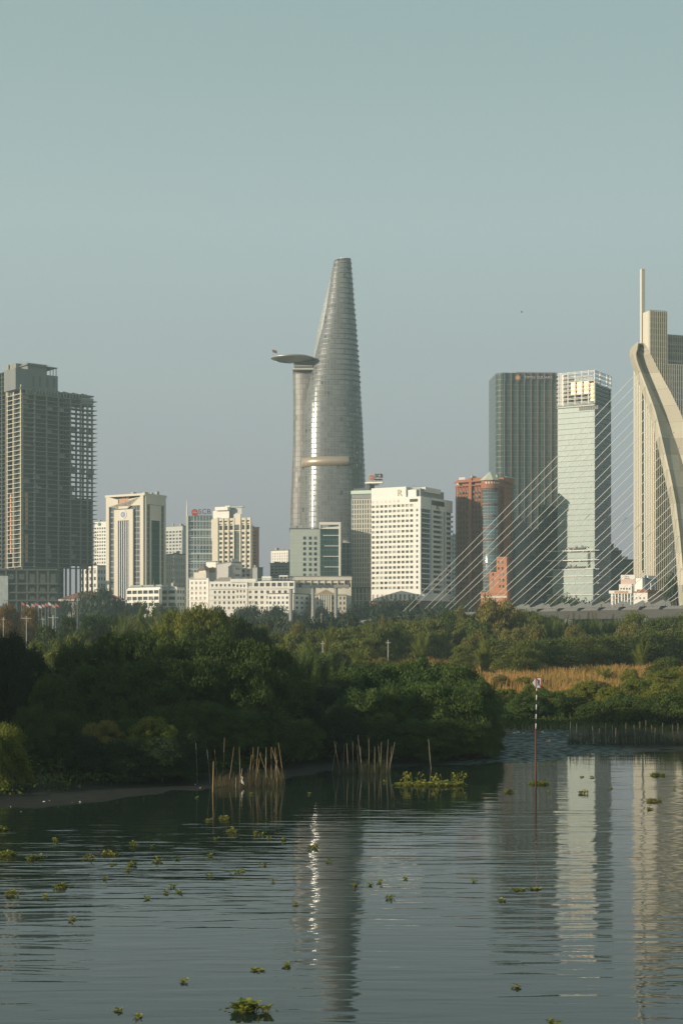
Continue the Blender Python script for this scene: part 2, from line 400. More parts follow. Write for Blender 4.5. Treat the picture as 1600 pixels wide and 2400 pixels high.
# ---------------------------------------------------------------- unfinished concrete tower (far left)
b = Bld('unfinished_tower', 'tall unfinished grey concrete tower frame with bare floors at the left edge', 'building', 52, 1000, 40, 18, 221)
nfl = 37; zt, z0 = b.z(922), b.z(1328); fh = (zt - z0) / nfl
mb = MB()
for i in range(nfl + 1):
    z = z0 + i * fh; ov = 1.9 if i % 9 else 1.0
    mb.box(-0.5, b.ur(153), -0.7, b.d + 0.7, z - 0.24, z + 0.12); mb.box(b.ur(153), b.w + ov, -0.7, 7.5, z - 0.24, z + 0.12)
mb.build('floor_slab', conc, b.root)
cols = [54, 82, 110, 138, 166, 190, 206, 217]
for px in cols:
    mb = MB(); u = b.ur(px)
    for v in ((0.3, b.d * 0.5, b.d - 1.0) if px < 150 else (0.3, 6.2)): mb.box(u - 0.5, u + 0.5, v, v + 1.0, 2.0, zt + (0 if px < 70 else 2))
    mb.build('column', conc, b.root)
mb = MB()                                   # left bay, closely framed; sunlight put into a paler concrete
for px in (19, 33, 50):
    v = b.ul(px); mb.box(-0.75, -0.25, v - .45, v + .45, z0, zt + 4)
for i in range(0, nfl + 1): mb.box(-0.9, -0.3, 0, b.d, z0 + i * fh - .25, z0 + i * fh + .12)
for px, yt in ((18, 892), (34, 892), (50, 903)):
    v = b.ul(px); mb.box(-.7, -.2, v - .3, v + .3, zt, b.z(yt))
mb.box(-.7, -.2, b.ul(34), b.d, b.z(893), b.z(891)); mb.box(-.7, -.2, 0.2, b.ul(34), b.z(903), b.z(901))
mb.build('side_frame', mat('sunlit_concrete', (0.62, 0.56, 0.44), nz=0.4, scale=.2), b.root)
mb = MB()                                   # core walls
mb.box(b.ur(58), b.ur(151), 5, b.d - 3, 2, b.z(912)); mb.box(b.ur(151), b.ur(152.5), 2, b.d - 2, 2, b.z(930))
mb.box(b.ur(158), b.ur(168), 3, 7.2, z0, b.z(930)); mb.box(b.ur(168), b.ur(219), 3, 7, b.z(1322), b.z(1158))
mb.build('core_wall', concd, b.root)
r = random.Random(3)              # infill walls, brick and block, on some floors
for k in range(70):
    i = r.randrange(nfl); p = r.choice(cols[:-1]); a = b.ur(p) + .6; q = a + r.uniform(1.0, 5.5)
    mb = MB(); mb.box(a, q, 0.9 + r.random() * 2, 3.4, z0 + i * fh + .15, z0 + (i + r.choice((.5, 1, 1))) * fh - .3); mb.build('block_infill', mat('block_infill', (0.30, 0.28, 0.23), nz=.6), b.root)
for px, ya, yb_ in ((63, 1155, 1235), (63, 1262, 1325), (24, 1160, 1300)):
    mb = MB(); fr = b.R if px > 52 else b.L; u = b.u(fr, px)
    for i in range(nfl):
        if b.z(yb_) < z0 + i * fh < b.z(ya): mb.fb(fr, u - 1.0, u + 1.0, z0 + i * fh + .15, z0 + (i + 1) * fh - .3, -.6, -.3)
    mb.build('brick_panel', pinkb, b.root)
mb = MB()                                   # top floors and plant level
mb.box(b.ur(56), b.ur(219), 2, b.d - 2, zt + .2, b.z(919)); mb.box(b.ur(190), b.ur(219), 0, b.d, b.z(930), b.z(915))
mb.box(b.ur(48), b.ur(221), .5, b.d - 1, b.z(911), b.z(908))
for k in range(20):
    u = b.ur(62 + k * 7.2); mb.box(u, u + .9, .2, 1.0, b.z(919), b.z(906 + (k % 3)))
    mb.box(u, u + 2.0, .2, 1.0, b.z(908 + (k % 3)), b.z(906 + (k % 3)))
mb.build('parapet_frame', conc, b.root)
mb = MB()
mb.box(b.ur(66), b.ur(139), 2, b.d - 2, b.z(920), b.z(870)); mb.box(b.ur(70), b.ur(115), 3, b.d - 3, b.z(870), b.z(846))
mb.box(b.ur(66), b.ur(137), 1.5, b.d - 1, b.z(852), b.z(850)); mb.box(b.ur(40), b.ur(68), 2, b.d - 2, b.z(912), b.z(862))
for p in (122, 129, 136): mb.box(b.ur(p) - .3, b.ur(p), 2, 2.6, b.z(870), b.z(851))
for k in range(16): mb.box(b.ur(50 + 5 * k), b.ur(50 + 5 * k) + .12, 2.5, 2.6, b.z(850), b.z(844))
rb = mb.build('roof_block', mat('roof_block_grey', (.20, .21, .20), nz=.6, scale=.2), b.root)
for p in (80, 95, 112, 128):
    mb = MB(); mb.box(b.ur(p), b.ur(p) + 1.6, 1.85, 2.1, b.z(905 - p * .05), b.z(876)); mb.build('roof_opening', dgrey, rb)
mb = MB(); mb.box(1, 9, b.d + .8, b.ul(9), 2, b.z(844)); mb.box(2, 10, b.ul(31), b.d + .8, zt, b.z(844)); mb.build('lift_shaft', conc, b.root)
mb = MB(); mb.box(.6, 1, b.ul(13), b.ul(10), 2, b.z(862)); mb.build('shaft_strip', mat('brown_strip', (0.16, 0.11, 0.07)), b.root)
mb = MB()
for i in range(44): mb.box(3, 22, b.ul(7.5), b.ul(-70), z0 + i * fh - .25, z0 + i * fh + .14)
for k in range(6): mb.box(3.2, 4, b.ul(7 - k * 12) , b.ul(5 - k * 12), 2, z0 + 43 * fh)
mb.box(8, 18, b.ul(5), b.ul(-66), 2, z0 + 43 * fh)
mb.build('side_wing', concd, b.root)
# podium
mb = MB(); pf = Fr((-30, -16, 0), (b.c, -b.s, 0), (-b.s, -b.c, 0))
W = 42
for z in (b.z(1340), b.z(1372), b.z(1392), b.z(1410)): mb.fb(pf, -20, W, z - .5, z + .6, -18, .5)
for k in range(9): mb.fb(pf, k * 6.8 - 19, k * 6.8 - 17.8, 2, b.z(1340), -1.4, -.2)
mb.fb(pf, -20, W - 2, 2, b.z(1342), -18, -4)
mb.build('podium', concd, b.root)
mb = MB(); mb.fb(pf, -20, 10.5, 3, b.z(1354), .6, .9); mb.build('scrim', curtain('scrim', (.42, .46, .44), (.3, .33, .32), 1.4, 2.2, .12, .12, rough=.7, var=.3), b.root)
mb = MB(); z = b.z(880)
mb.tube([(b.ur(12), 20, b.z(842)), (b.ur(12), 20, b.z(815))], .12, 5); mb.build('antenna', steel, b.root)

# ---------------------------------------------------------------- office block with emblem
b = Bld('office_tower', 'beige framed office tower with round emblem and dark striped glass centre', 'building', 338.6, 972, 58, 250.5, 386)
mb = MB(); b.core(mb, 1172); mb.build('glass_core', curtain('office_glass', (.10, .13, .16), (.28, .27, .25), 2.2, 3.6, .25, .5, rough=.1, var=.6), b.root)
mb = MB(); L, Rr = b.L, b.R
b.bx(mb, L, 251, 258, 1160, None, 0, 1.2); b.bx(mb, L, 331, 338.4, 1160, None, 0, 1.2)
mb.prism(L, [(b.ul(258) + .001, b.z(1184)), (b.ul(331), b.z(1184)), (b.ul(331), b.z(1164)), (b.ul(304), b.z(1168)), (b.ul(302), b.z(1190)), (b.ul(281), b.z(1190)), (b.ul(279), b.z(1168)), (b.ul(258) + .001, b.z(1161))][::-1], 0, 1.2)
b.bx(mb, L, 271, 280, 1192, None, .3, 1.6); b.bx(mb, L, 306, 315, 1192, None, .3, 1.6); b.bx(mb, L, 280, 306, 1192, 1218, .3, 1.6)
mb.box(-1.3, b.w + .6, -1.2, b.d + .6, b.z(1161), b.z(1156))
for p0, p1, ya, yb_ in ((338.8, 342, 1160, None), (382, 386, 1160, None), (342, 382, 1160, 1181), (349, 352, 1182, None), (372, 375, 1182, None), (352, 372, 1182, 1218)):
    b.bx(mb, Rr, p0, p1, ya, yb_, 0, 1.0)
mb.build('stone_frame', cream, b.root)
mb = MB()
for k in range(5): b.bx(mb, L, 281.6 + k * 5, 283.6 + k * 5, 1218, None, .4, 1.0)
mb.build('mullion', steel, b.root)
mb = MB(); b.bx(mb, Rr, 352.2, 371.8, 1219, None, .1, .5); mb.build('dark_glass', curtain('dk_green', (.03, .09, .07), (.06, .1, .09), 1.5, 3.6, .1, .3, rough=.15), b.root)
mb = MB(); b.bx(mb, L, 281, 303, 1166, 1190, .1, .9); mb.build('roof_recess', pinkb, b.root)
mb = MB(); c = L.p(b.ul(292.5), b.z(1204), 1.65)
mb.tube([c + L.N * 0, c + L.N * .25], 3.1 * .28 / .3, 20); mb.build('emblem', mat('emblem_plate', (.75, .74, .7)), b.root)
mb = MB(); mb.tube([c + L.N * .25, c + L.N * .4], 1.9, 14); mb.build('emblem_ring', mat('emblem_blue', (.28, .33, .40)), b.root)
mb = MB(); c = c + L.N * .4; mb.fb(L, b.ul(291.9), b.ul(291.2), b.z(1207), b.z(1201), 2.05, 2.15); mb.fb(L, b.ul(294), b.ul(293.3), b.z(1207), b.z(1201), 2.05, 2.15); mb.build('emblem_mark', white, b.root)
roofstuff(b, 1156, 6, 5)
for p in (286, 290, 296, 300):
    mb = MB(); q = L.p(b.ul(p), 0, -.5); mb.tube([(q.x, q.y, b.z(1190)), (q.x, q.y, b.z(1158))], .15, 5); mb.build('antenna', wsteel, b.root)

# ---------------------------------------------------------------- generic apartment and hotel blocks
def block(name, label, cat, c, D, th, a, b_, yt, wall, L=None, Rg=None, wm=winm, units=3, zb=2.0, roof=True, group=None, dep=None, wid=None):
    b = Bld(name, label, cat, c, D, th, a, b_, group, dep=dep, wid=wid, zb=zb)
    mb = MB(); b.core(mb, yt)
    if L: b.grid(mb, b.L, *L, wm)
    if Rg: b.grid(mb, b.R, *Rg, wm)
    mb.build('wall', wall, b.root)
    ro = None
    if roof:
        mb = MB(); h = b.z(yt); e = .35
        mb.box(-e, b.w + e, -e, b.d + e, h, h + .5); ro = mb.build('roof', roofm, b.root)
    roofstuff(b, yt, units, int(c), par=ro)
    return b
b = block('apartment_block', 'pale gridded apartment block with green roof emblem left of the emblem office tower', 'building', 249, 1380, 62, 222, 262, 1222, white,
      L=(222, 249, 1234, 1395, 5, 20, .6, .55, .5))
mb = MB(); c = b.L.p(b.ul(233), b.z(1228), .3); mb.tube([c, c + b.L.N * .4], 1.6, 14); mb.build('emblem', mat('green_sign', (.08, .3, .16)), b.root)
block('low_block', 'small white low block seen through the ground floor of the concrete tower', 'building', 228, 1120, 50, 186, 248, 1326, white,
      L=(188, 228, 1332, 1412, 4, 5, .5, .5, .3), Rg=(228, 248, 1332, 1412, 3, 5, .5, .5, .3))
b = block('apartment_block', 'pale grey apartment block with many small windows right of the emblem office tower', 'building', 428, 1350, 58, 372, 440, 1233, lgrey,
      L=(374, 427, 1242, 1402, 7, 20, .62, .55, .5))
b = block('narrow_window_block', 'cream block with narrow slit windows beside the tall glass mast tower', 'building', 411, 1080, 40, 384, 440, 1299, cream,
      L=(385, 411, 1305, 1415, 5, 7, .25, .6, .25), Rg=(411, 440, 1305, 1415, 7, 7, .3, .6, .25))
b = block('strip_window_block', 'low white block with rows of open balconies behind the trees', 'building', 376, 932, 55, 299, 380, 1376, white,
      L=(299, 375, 1380, 1424, 6, 3, .82, .55, .9), wm=wind, units=2)
mb = MB(); mb.prism(b.L, [(0, b.z(1376)), (b.d, b.z(1376)), (b.d - 1, b.z(1370)), (1, b.z(1370))], -8, -2); mb.build('roof_storey', grey, b.root)
b = block('strip_window_block', 'low white block with long window strips beside the balcony block', 'building', 414, 938, 50, 375, 432, 1376, white,
      L=(375, 413, 1380, 1424, 2, 3, .85, .5, .6), Rg=(414, 432, 1380, 1424, 3, 3, .6, .5, .4), wm=wind, units=2)
# ---------------------------------------------------------------- glass tower with mast
b = Bld('glass_tower', 'narrow grey-green glass tower with red ring and SCB roof letters', 'building', 439, 979, 2, 436, 500, dep=24)
mb = MB(); b.core(mb, 1209); mb.build('glass_wall', curtain('mast_glass', (.30, .38, .38), (.50, .54, .52), 2.0, 5.2, .35, .8, rough=.18, var=.9, dark=(.07, .10, .10), dfrac=.18, metal=.2), b.root)
mb = MB()
for k in range(19): mb.fb(b.R, 0, b.w, b.z(1222 + k * 11) - .15, b.z(1222 + k * 11) + .15, 0, .5)
mb.build('floor_band', lgrey, b.root)
mb = MB(); mb.fb(b.R, -.8, .6, 2, b.z(1209), -.8, .9); mb.build('corner_fin', wsteel, b.root)
mb = MB(); mb.tube([b.R.p(-.2, b.z(1209), 0), b.R.p(-.2, b.z(1190), 0), b.R.p(-.2, b.z(1172), 0)], [.55, .4, .18], 8); mb.build('mast', wsteel, b.root)
mb = MB(); c = b.R.p(b.ur(456.5), b.z(1201), .2); mb.tube([c, c + b.R.N * .5], 2.2, 20); mb.build('sign_ring', redm, b.root)
mb = MB(); mb.fb(b.R, b.ur(451), b.ur(462), b.z(1202), b.z(1201.2), .75, .9); mb.fb(b.R, b.ur(453), b.ur(459), b.z(1198.6), b.z(1197.9), .75, .9); mb.build('sign_mark', wsteel, b.root)
b.text(b.R, 'SCB', 465, 494, 1193, 1204, ink, .2)
mb = MB(); mb.fb(b.R, b.ur(449), b.ur(496), b.z(1208.5), b.z(1207), 0, .4)
for k in range(12): mb.fb(b.R, b.ur(450 + 4 * k), b.ur(450.5 + 4 * k), b.z(1207), b.z(1196), -.5, -.3)
mb.build('sign_frame', steel, b.root)
# ---------------------------------------------------------------- cream pilaster hotel tower
b = Bld('pilaster_tower', 'tall cream tower with pilasters, a curved side wall and a dark glass centre strip', 'building', 589.5, 966, 66, 497, 592)
L = b.L
mb = MB(); b.core(mb, 1226)
b.grid(mb, L, 513, 550, 1229, 1242, 3, 1, .55, .8, .9, wind)
b.grid(mb, L, 566, 589, 1229, 1242, 2, 1, .55, .8, .9, wind)
b.grid(mb, L, 513, 550, 1244, 1354, 3, 10, .55, .55, .9, winm)
b.grid(mb, L, 566, 589, 1244, 1354, 2, 10, .55, .55, .9, winm)
b.grid(mb, L, 513, 550, 1214, 1226, 3, 1, .55, .4, .9, winm)
b.grid(mb, L, 566, 589, 1214, 1226, 2, 1, .55, .4, .9, winm)
b.bx(mb, L, 512, 589.5, 1242, 1244, 0, 1.2)
b.bx(mb, L, 550, 566, 1204, 1229, 0, 1.3)
for p in (512, 525, 537.5, 550, 565, 577.5, 588.5): b.bx(mb, L, p - 1.4, p + 1.4, 1213, None, .9, 1.7)
for p in (518, 531, 543, 571, 583): b.bx(mb, L, p - 3, p + 3, 1213, 1219, .2, 1.1)
# curved plain wall on the far side
pl = [(b.d, 2.0), (b.ul(512), 2.0), (b.ul(512), b.z(1212)), (b.d, b.z(1210))]
ed = [(b.ul(497 + 5.5 * (0.5 - 0.5 * math.cos(min(1, max(0, (t - .35) / .65)) * math.pi * 2)) * (1 if t > .35 else 0)), b.z(1215 + t * 110)) for t in [k / 14 for k in range(15)]]
mb.prism(L, [(b.ul(512), b.z(1210))] + ed + [(b.ul(500), 2.0), (b.ul(512), 2.0)], .1, 1.3)
mb.build('wall', cream, b.root)
mb = MB(); b.bx(mb, L, 549.5, 564, 1246, None, .1, .8); b.bx(mb, L, 550, 564.5, 1229.5, 1240, .1, 1.35); mb.build('glass_strip', curtain('strip_gl', (.05, .075, .07), (.08, .1, .1), 1.2, 3.6, .1, .2, rough=.15), b.root)
mb = MB(); mb.box(1, b.w - 1, b.ul(536), b.ul(498), b.z(1212), b.z(1194)); mb.box(2, b.w - 3, b.ul(536), b.ul(506), b.z(1194), b.z(1186))
mb.box(.5, b.w, b.ul(537), b.ul(503), b.z(1187), b.z(1185)); mb.build('roof_storey', white, b.root)
mb = MB(); mb.box(4, b.w + 3, b.ul(560), b.ul(524), b.z(1213), b.z(1187)); mb.box(3, b.w + 4, b.ul(564), b.ul(524), b.z(1187), b.z(1185))
mb.build('roof_pavilion', lgrey, b.root)
for p in (523, 529):
    mb = MB(); q = L.p(b.ul(p), 0, -5); mb.cyl(q.x, q.y, b.z(1185), b.z(1181.6), 1.0, n=12); mb.build('water_tank', white, b.root)
cs = [(b.ul(p), b.z(y)) for y in (1200, 1207) for p in (503, 510, 516, 523, 530)]
b.panes(L, cs, 1.1, 1.1, winb, -.98, 'small_window')
# ---------------------------------------------------------------- small neighbours
b = block('salmon_tower', 'thin salmon pink tower with dark sill lines right behind the pilaster tower', 'building', 604, 1100, 60, 585, 607, 1237, pinkb, units=1)
mb = MB()
for k in range(10): b.bx(mb, b.L, 586, 600, 1246 + 8 * k, 1247.2 + 8 * k, 0, .5)
mb.build('sill', concd, b.root)
block('grey_annex', 'plain grey annex below the salmon pink tower', 'building', 603, 1060, 40, 588, 616, 1331, grey, units=1)
b = block('blank_wall_block', 'low grey block with a blank wall below the cream pilaster tower', 'building', 542, 930, 20, 500, 566, 1318, mat('blank_render', (.50, .48, .45), nz=.4), units=2)
b.panes(b.R, [(b.ur(554), b.z(1333)), (b.ur(558.5), b.z(1333)), (b.ur(554), b.z(1348)), (b.ur(558.5), b.z(1348))], .8, 1.1, winb, .02)
b = block('rooftop_bar', 'white rooftop box over an orange timber room beside the blank grey wall', 'building', 506, 925, 60, 483, 508, 1317, white, units=0)
mb = MB(); b.bx(mb, b.L, 486, 505, 1330, 1341, .1, .6); mb.build('timber_room', mat('timber', (.45, .25, .11)), b.root)
b = Bld('hip_roof_house', 'brown pitched roof house in front of the glass tower', 'building', 482, 918, 30, 458, 490, dep=10)
mb = MB(); b.core(mb, 1336); mb.build('wall', cream, b.root)
z0, z1 = b.z(1336), b.z(1323); mb = MB(); w, d = b.w + 1, b.d + 1
i = [(-1, -1, z0), (w, -1, z0), (w, d, z0), (-1, d, z0), (w * .35, d * .5, z1), (w * .65, d * .5, z1)]
mb.v += [Vector(q) for q in i]; mb.f += [(0, 1, 5, 4), (1, 2, 5), (2, 3, 4, 5), (3, 0, 4), (3, 2, 1, 0)]; mb.build('roof', mat('brown_tile', (.16, .12, .09)), b.root)
# ---------------------------------------------------------------- white colonial waterfront
b = block('colonial_hotel', 'white colonial corner hotel with paired brown shutters in four columns', 'building', 489, 896, 64, 443, 492, 1357, white,
      L=(446, 486, 1360, 1432, 4, 6, .45, .5, .35), wm=winb, units=0)
mb = MB()
for y in (1356, 1381, 1405): b.bx(mb, b.L, 443, 489, y, y + 1.2, .35, .9)
b.bx(mb, b.L, 486, 490, 1355, None, .1, .8); mb.build('cornice', white, b.root)
mb = MB(); mb.box(1, b.w, b.ul(481), b.ul(452), b.z(1357), b.z(1341)); mb.build('roof_storey', cream, b.root)
b.panes(Fr((1, 0, 0), (0, 1, 0), (-1, 0, 0)), [(b.ul(p), b.z(1350)) for p in (458, 464, 470, 476)], .9, 1.6, winb, .02, 'roof_window')
b = Bld('long_colonial_hotel', 'long white colonial hotel with roof lettering and rows of arched brown shutters', 'building', 690, 883, 80, 491, 694)
mb = MB(); L = b.L; b.core(mb, 1362)
b.grid(mb, L, 493, 553, 1366, 1376, 6, 1, .5, .6, .35, winm)
b.grid(mb, L, 499, 553, 1381, 1431, 5, 4, .48, .5, .35, winb)
b.grid(mb, L, 553, 577, 1366, 1431, 3, 5, .5, .45, .45, winb)
b.grid(mb, L, 580, 690, 1381, 1431, 8, 4, .5, .52, .4, winb)
b.grid(mb, L, 580, 690, 1364, 1376, 8, 1, .7, .7, .4, winm)
b.bx(mb, L, 491, 499, 1381, None, 0, .35); b.bx(mb, L, 577, 580, 1364, None, 0, .8)
b.bx(mb, L, 491, 690, 1377, 1380, .0, 1.1); b.bx(mb, L, 540, 600, 1356, 1364, .0, .7)
for y in (1393, 1405): b.bx(mb, L, 491, 690, y, y + .8, .4, .8)
mb.build('wall', white, b.root)
b.text(L, 'HOTEL MAJESTIC', 548, 586, 1351, 1356, steel, -.6)
mb = MB(); mb.prism(L, [(b.ul(541), b.z(1362)), (b.ul(498), b.z(1362)), (b.ul(514), b.z(1352.5)), (b.ul(541), b.z(1351.5))], -12, -1); mb.build('sloped_roof', mat('zinc_roof', (.34, .30, .26)), b.root)
mb = MB()
for p in range(604, 690, 3): b.bx(mb, L, p, p + .4, 1355, 1362, -.5, -.2)
b.bx(mb, L, 602, 690, 1355, 1355.8, -.6, -.2); mb.build('terrace_railing', steel, b.root)
mb = MB(); b.bx(mb, L, 611, 632, 1350, 1362, -6, -3); b.bx(mb, L, 652, 672, 1348, 1351, -7, -2)
for p in (653, 662, 671): b.bx(mb, L, p - .5, p + .5, 1351, 1362, -2.8, -2.2)
mb.build('terrace_pavilion', white, b.root)
block('white_apartments', 'small white apartment house on the skyline left of the curved skyscraper', 'building', 676, 1180, 60, 635, 682, 1290, white,
      L=(637, 676, 1294, 1325, 7, 5, .4, .6, .3), wm=winb, units=3)
block('grey_apartments', 'grey balconied apartment house below the small white one', 'building', 678, 1100, 62, 633, 684, 1320, grey,
      L=(634, 678, 1324, 1352, 5, 4, .7, .5, .6), units=4)
b = block('customs_house', 'two storey white arcaded house behind the left concrete pillar', 'building', 688, 860, 70, 628, 735, 1392, white,
      L=(629, 688, 1395, 1430, 6, 3, .5, .5, .3), Rg=(689, 735, 1395, 1430, 4, 3, .5, .5, .3), units=0)
# colonial bank with pediment
b = Bld('pediment_bank', 'cream colonial bank with a triangular pediment behind the concrete pillars', 'building', 730, 870, 2, 728, 812, dep=22)
mb = MB(); b.core(mb, 1392); b.grid(mb, b.R, 732, 748, 1396, 1432, 2, 3, .45, .55, .4, winb); b.grid(mb, b.R, 776, 811, 1396, 1432, 4, 3, .45, .55, .4, winb)
b.grid(mb, b.R, 748, 776, 1396, 1432, 4, 3, .4, .55, .5, winb)
b.bx(mb, b.R, 728, 812, 1391, 1394, 0, 1.0)
for k in range(6): mb.tube([b.R.p(b.ur(749 + 5.3 * k), 2, 1.0), b.R.p(b.ur(749 + 5.3 * k), b.z(1395), 1.0)], .45, 8)
mb.build('wall', cream, b.root)
mb = MB(); mb.prism(b.R, [(b.ur(742), b.z(1391)), (b.ur(784), b.z(1391)), (b.ur(763), b.z(1380))], -1, 1.6)
mb.build('pediment', cream, b.root)
mb = MB(); mb.prism(b.R, [(b.ur(748), b.z(1389.6)), (b.ur(778), b.z(1389.6)), (b.ur(763), b.z(1382.4))], 1.6, 1.72); mb.build('tympanum', mat('ochre', (.46, .30, .16)), b.root)
# long parapet hall
b = Bld('parapet_hall', 'long flat roofed cream hall with a row of parapet panels under the grey panel tower', 'building', 681, 889, 1, 680, 823, dep=26)
mb = MB(); b.core(mb, 1377)
for k in range(10): b.bx(mb, b.R, 681 + k * 15.6, 682.6 + k * 15.6, 1360, 1378, 0, 1.2)
b.bx(mb, b.R, 679.5, 824, 1353, 1360, -26, 1.4); b.bx(mb, b.R, 681, 823, 1360, 1367, -1, .5)
mb.build('wall', cream, b.root)
mb = MB(); b.bx(mb, b.R, 681, 823, 1367, 1377, -3, -.5); mb.build('window_band', winm, b.root)
mb = MB(); b.bx(mb, b.R, 679.5, 824, 1350, 1353, -25, 1.0); mb.build('roof', mat('felt_roof', (.3, .27, .24)), b.root)
b.panes(b.R, [(b.ur(814), b.z(1364))], 2.6, 2.6, dgrey, .6, 'doorway')
# ---------------------------------------------------------------- grey-green panel tower and its glass neighbour
b = Bld('panel_tower', 'grey-green panel clad block with three columns of square windows', 'building', 679, 945, 1.5, 677, 750, dep=30)
mb = MB(); b.core(mb, 1239.5); mb.build('wall', curtain('panels', (.50, .54, .47), (.38, .41, .36), 2.4, 2.4, .12, .14, rough=.5, var=.1), b.root)
cs = [(b.ur(p), b.z(1261 + 12.4 * j)) for j in range(8) for p in (713.5, 727, 739)]
b.panes(b.R, cs, 1.75, 1.9, wind, .02)
mb = MB(); b.bx(mb, b.R, 677.5, 751, 1238, 1240, -30, .3); mb.build('parapet', dgrey, b.root)
roofstuff(b, 1238, 5, 9, .05, .3)
b = Bld('atrium_building', 'green glass atrium building in a white frame with bright floor bars', 'building', 751, 940, 2, 749, 798, dep=28)
mb = MB(); b.core(mb, 1240); mb.build('glass_wall', curtain('atrium', (.04, .085, .08), (.09, .14, .13), 2.0, 3.3, .12, .25, rough=.08, var=.5), b.root)
mb = MB(); b.bx(mb, b.R, 793.5, 798, 1224, None, 0, 1.4); b.bx(mb, b.R, 748, 793.5, 1224, 1230, 0, 1.4); b.bx(mb, b.R, 748, 750, 1230, 1240, 0, 1.3)
mb.prism(b.R, [(b.ur(750), b.z(1240)), (b.ur(793.5), b.z(1240)), (b.ur(793.5), b.z(1234)), (b.ur(765), b.z(1236))], 0, 1.2)
mb.build('white_frame', white, b.root)
mb = MB()
for k in range(4): b.bx(mb, b.R, 757 + 3 * (k % 2), 793.5, 1254.3 + 24.6 * k, 1256 + 24.6 * k, .1, 1.0)
mb.build('floor_bar', wsteel, b.root)
mb = MB(); mb.box(2, b.w - 2, 3, 20, b.z(1240), b.z(1226)); mb.build('roof_room', grey, b.root)
block('dull_glass_block', 'dull grey glass block squeezed between the atrium and the slit window tower', 'building', 800, 990, 2, 797, 826, 1274, curtain('dull', (.16, .18, .18), (.28, .28, .27), 2.6, 3.5, .5, .5, var=.7), units=4, dep=18)
# ---------------------------------------------------------------- slit window grid tower with SCB board
b = Bld('slit_window_tower', 'light grey gridded tower with tall slit windows left of the white R hotel', 'building', 872, 962, 72, 823.5, 880)
mb = MB(); L = b.L; b.core(mb, 1152)
b.grid(mb, L, 824, 872, 1170, 1376, 8, 18, .42, .78, .7, wind)
mb.build('wall', mat('tower_stone', (.50, .48, .41), nz=.3), b.root)
mb = MB(); b.bx(mb, L, 823, 872, 1149, 1157, .0, 1.0); mb.build('glass_parapet', mat('pale_green', (.58, .68, .58), rough=.3), b.root)
mb = MB(); b.bx(mb, L, 824, 872, 1158, 1168, .0, .4); mb.build('plant_band', curtain('louvre', (.22, .23, .22), (.32, .32, .3), 1.0, .8, .15, .3), b.root)
mb = MB(); b.bx(mb, L, 822, 873, 1376, 1379, 0, 1.6); mb.build('canopy', dgrey, b.root)
mb = MB(); b.bx(mb, L, 818, 873, 1379.2, None, .1, .5); mb.build('podium_glass', curtain('podgl', (.24, .26, .25), (.5, .5, .46), 2.2, 4.5, .5, .4, var=.7), b.root)
for k in range(6):
    mb = MB(); b.bx(mb, L, 822 + k * 9.6, 823.4 + k * 9.6, 1379.2, None, .6, 1.5); mb.build('podium_column', lgrey, b.root)
mb = MB(); b.bx(mb, L, 826, 870, 1143, 1149, -8, -2); mb.box(b.w * .1, b.w + 4, 2, b.ul(856), b.z(1151), b.z(1133)); mb.build('roof_storey', dgrey, b.root)
mb = MB(); mb.box(b.w * .05, b.w + 8, 0, b.ul(860), b.z(1132.5), b.z(1129)); b.bx(mb, L, 856, 897, 1130, 1133, -1, 1); mb.build('roof_slab', white, b.root)
b = Bld('roof_billboard', 'large rooftop billboard with red ring and SCB letters beside the curved skyscraper', 'sign', 863, 968, 4, 862, 900, dep=1.2, zb=0)
mb = MB(); mb.fb(b.R, b.ur(864), b.ur(897), b.z(1128), b.z(1109), -.3, 0); mb.build('board', mat('board_grey', (.52, .52, .50), nz=.4), b.root)
mb = MB(); c = b.R.p(b.ur(870.5), b.z(1119.5), .02); mb.tube([c, c + b.R.N * .2], 1.75, 18); mb.build('sign_ring', mat('faded_red', (.58, .20, .14)), b.root)
mb = MB(); mb.fb(b.R, b.ur(865), b.ur(871), b.z(1120.2), b.z(1119.2), .24, .3); mb.build('sign_mark', white, b.root)
b.text(b.R, 'SCB', 878, 896, 1110, 1119, ink, .02); b.text(b.R, 'NGAN HANG', 877, 895, 1122, 1125.5, ink, .02)
mb = MB()
for p in (865, 873, 881, 889, 896): mb.fb(b.R, b.ur(p), b.ur(p) + .25, b.z(1134), b.z(1109), -2.2, -.35)
mb.build('sign_frame', steel, b.root)
# ---------------------------------------------------------------- white hotel with R
b = Bld('white_hotel', 'large white hotel with a golden letter R and a dense grid of dark windows', 'building', 986.5, 925, 60, 870, 1056)
mb = MB(); L, Rr = b.L, b.R
b.core(mb, 1163)
b.bx(mb, L, 870, 951, 1138.5, 1163, -14, 0)
b.grid(mb, L, 870.5, 970, 1177, 1383, 10, 17, .68, .5, .5, winm)
b.grid(mb, L, 970, 986, 1189, 1383, 1, 16, .28, .5, .5, winm)
b.bx(mb, L, 870.5, 986.4, 1163.2, 1177, 0, .5); b.bx(mb, L, 970, 986.4, 1177, 1189, 0, .5)
b.grid(mb, L, 870.5, 986, 1390, 1407, 11, 1, .5, .7, .5, mat('tall_window', (.32, .25, .19), rough=.4))
b.bx(mb, L, 870.5, 986.4, 1383, 1390, 0, .5)
mb.build('wall', white, b.root)
b.panes(L, [(b.ul(874 + 9.95 * k), b.z(1172)) for k in range(7)], 1.2, 1.5, winb, .52, 'top_window')
b.panes(L, [(b.ul(p), b.z(1184)) for p in (956, 966)], 1.2, 1.5, winb, .52, 'top_window')
b.panes(L, [(b.ul(970), b.z(1172))], 5.6, 1.8, wind, .52, 'plant_opening')
b.text(L, 'R', 932, 942.5, 1144.5, 1160.5, gold, .05, 'letter', .3)
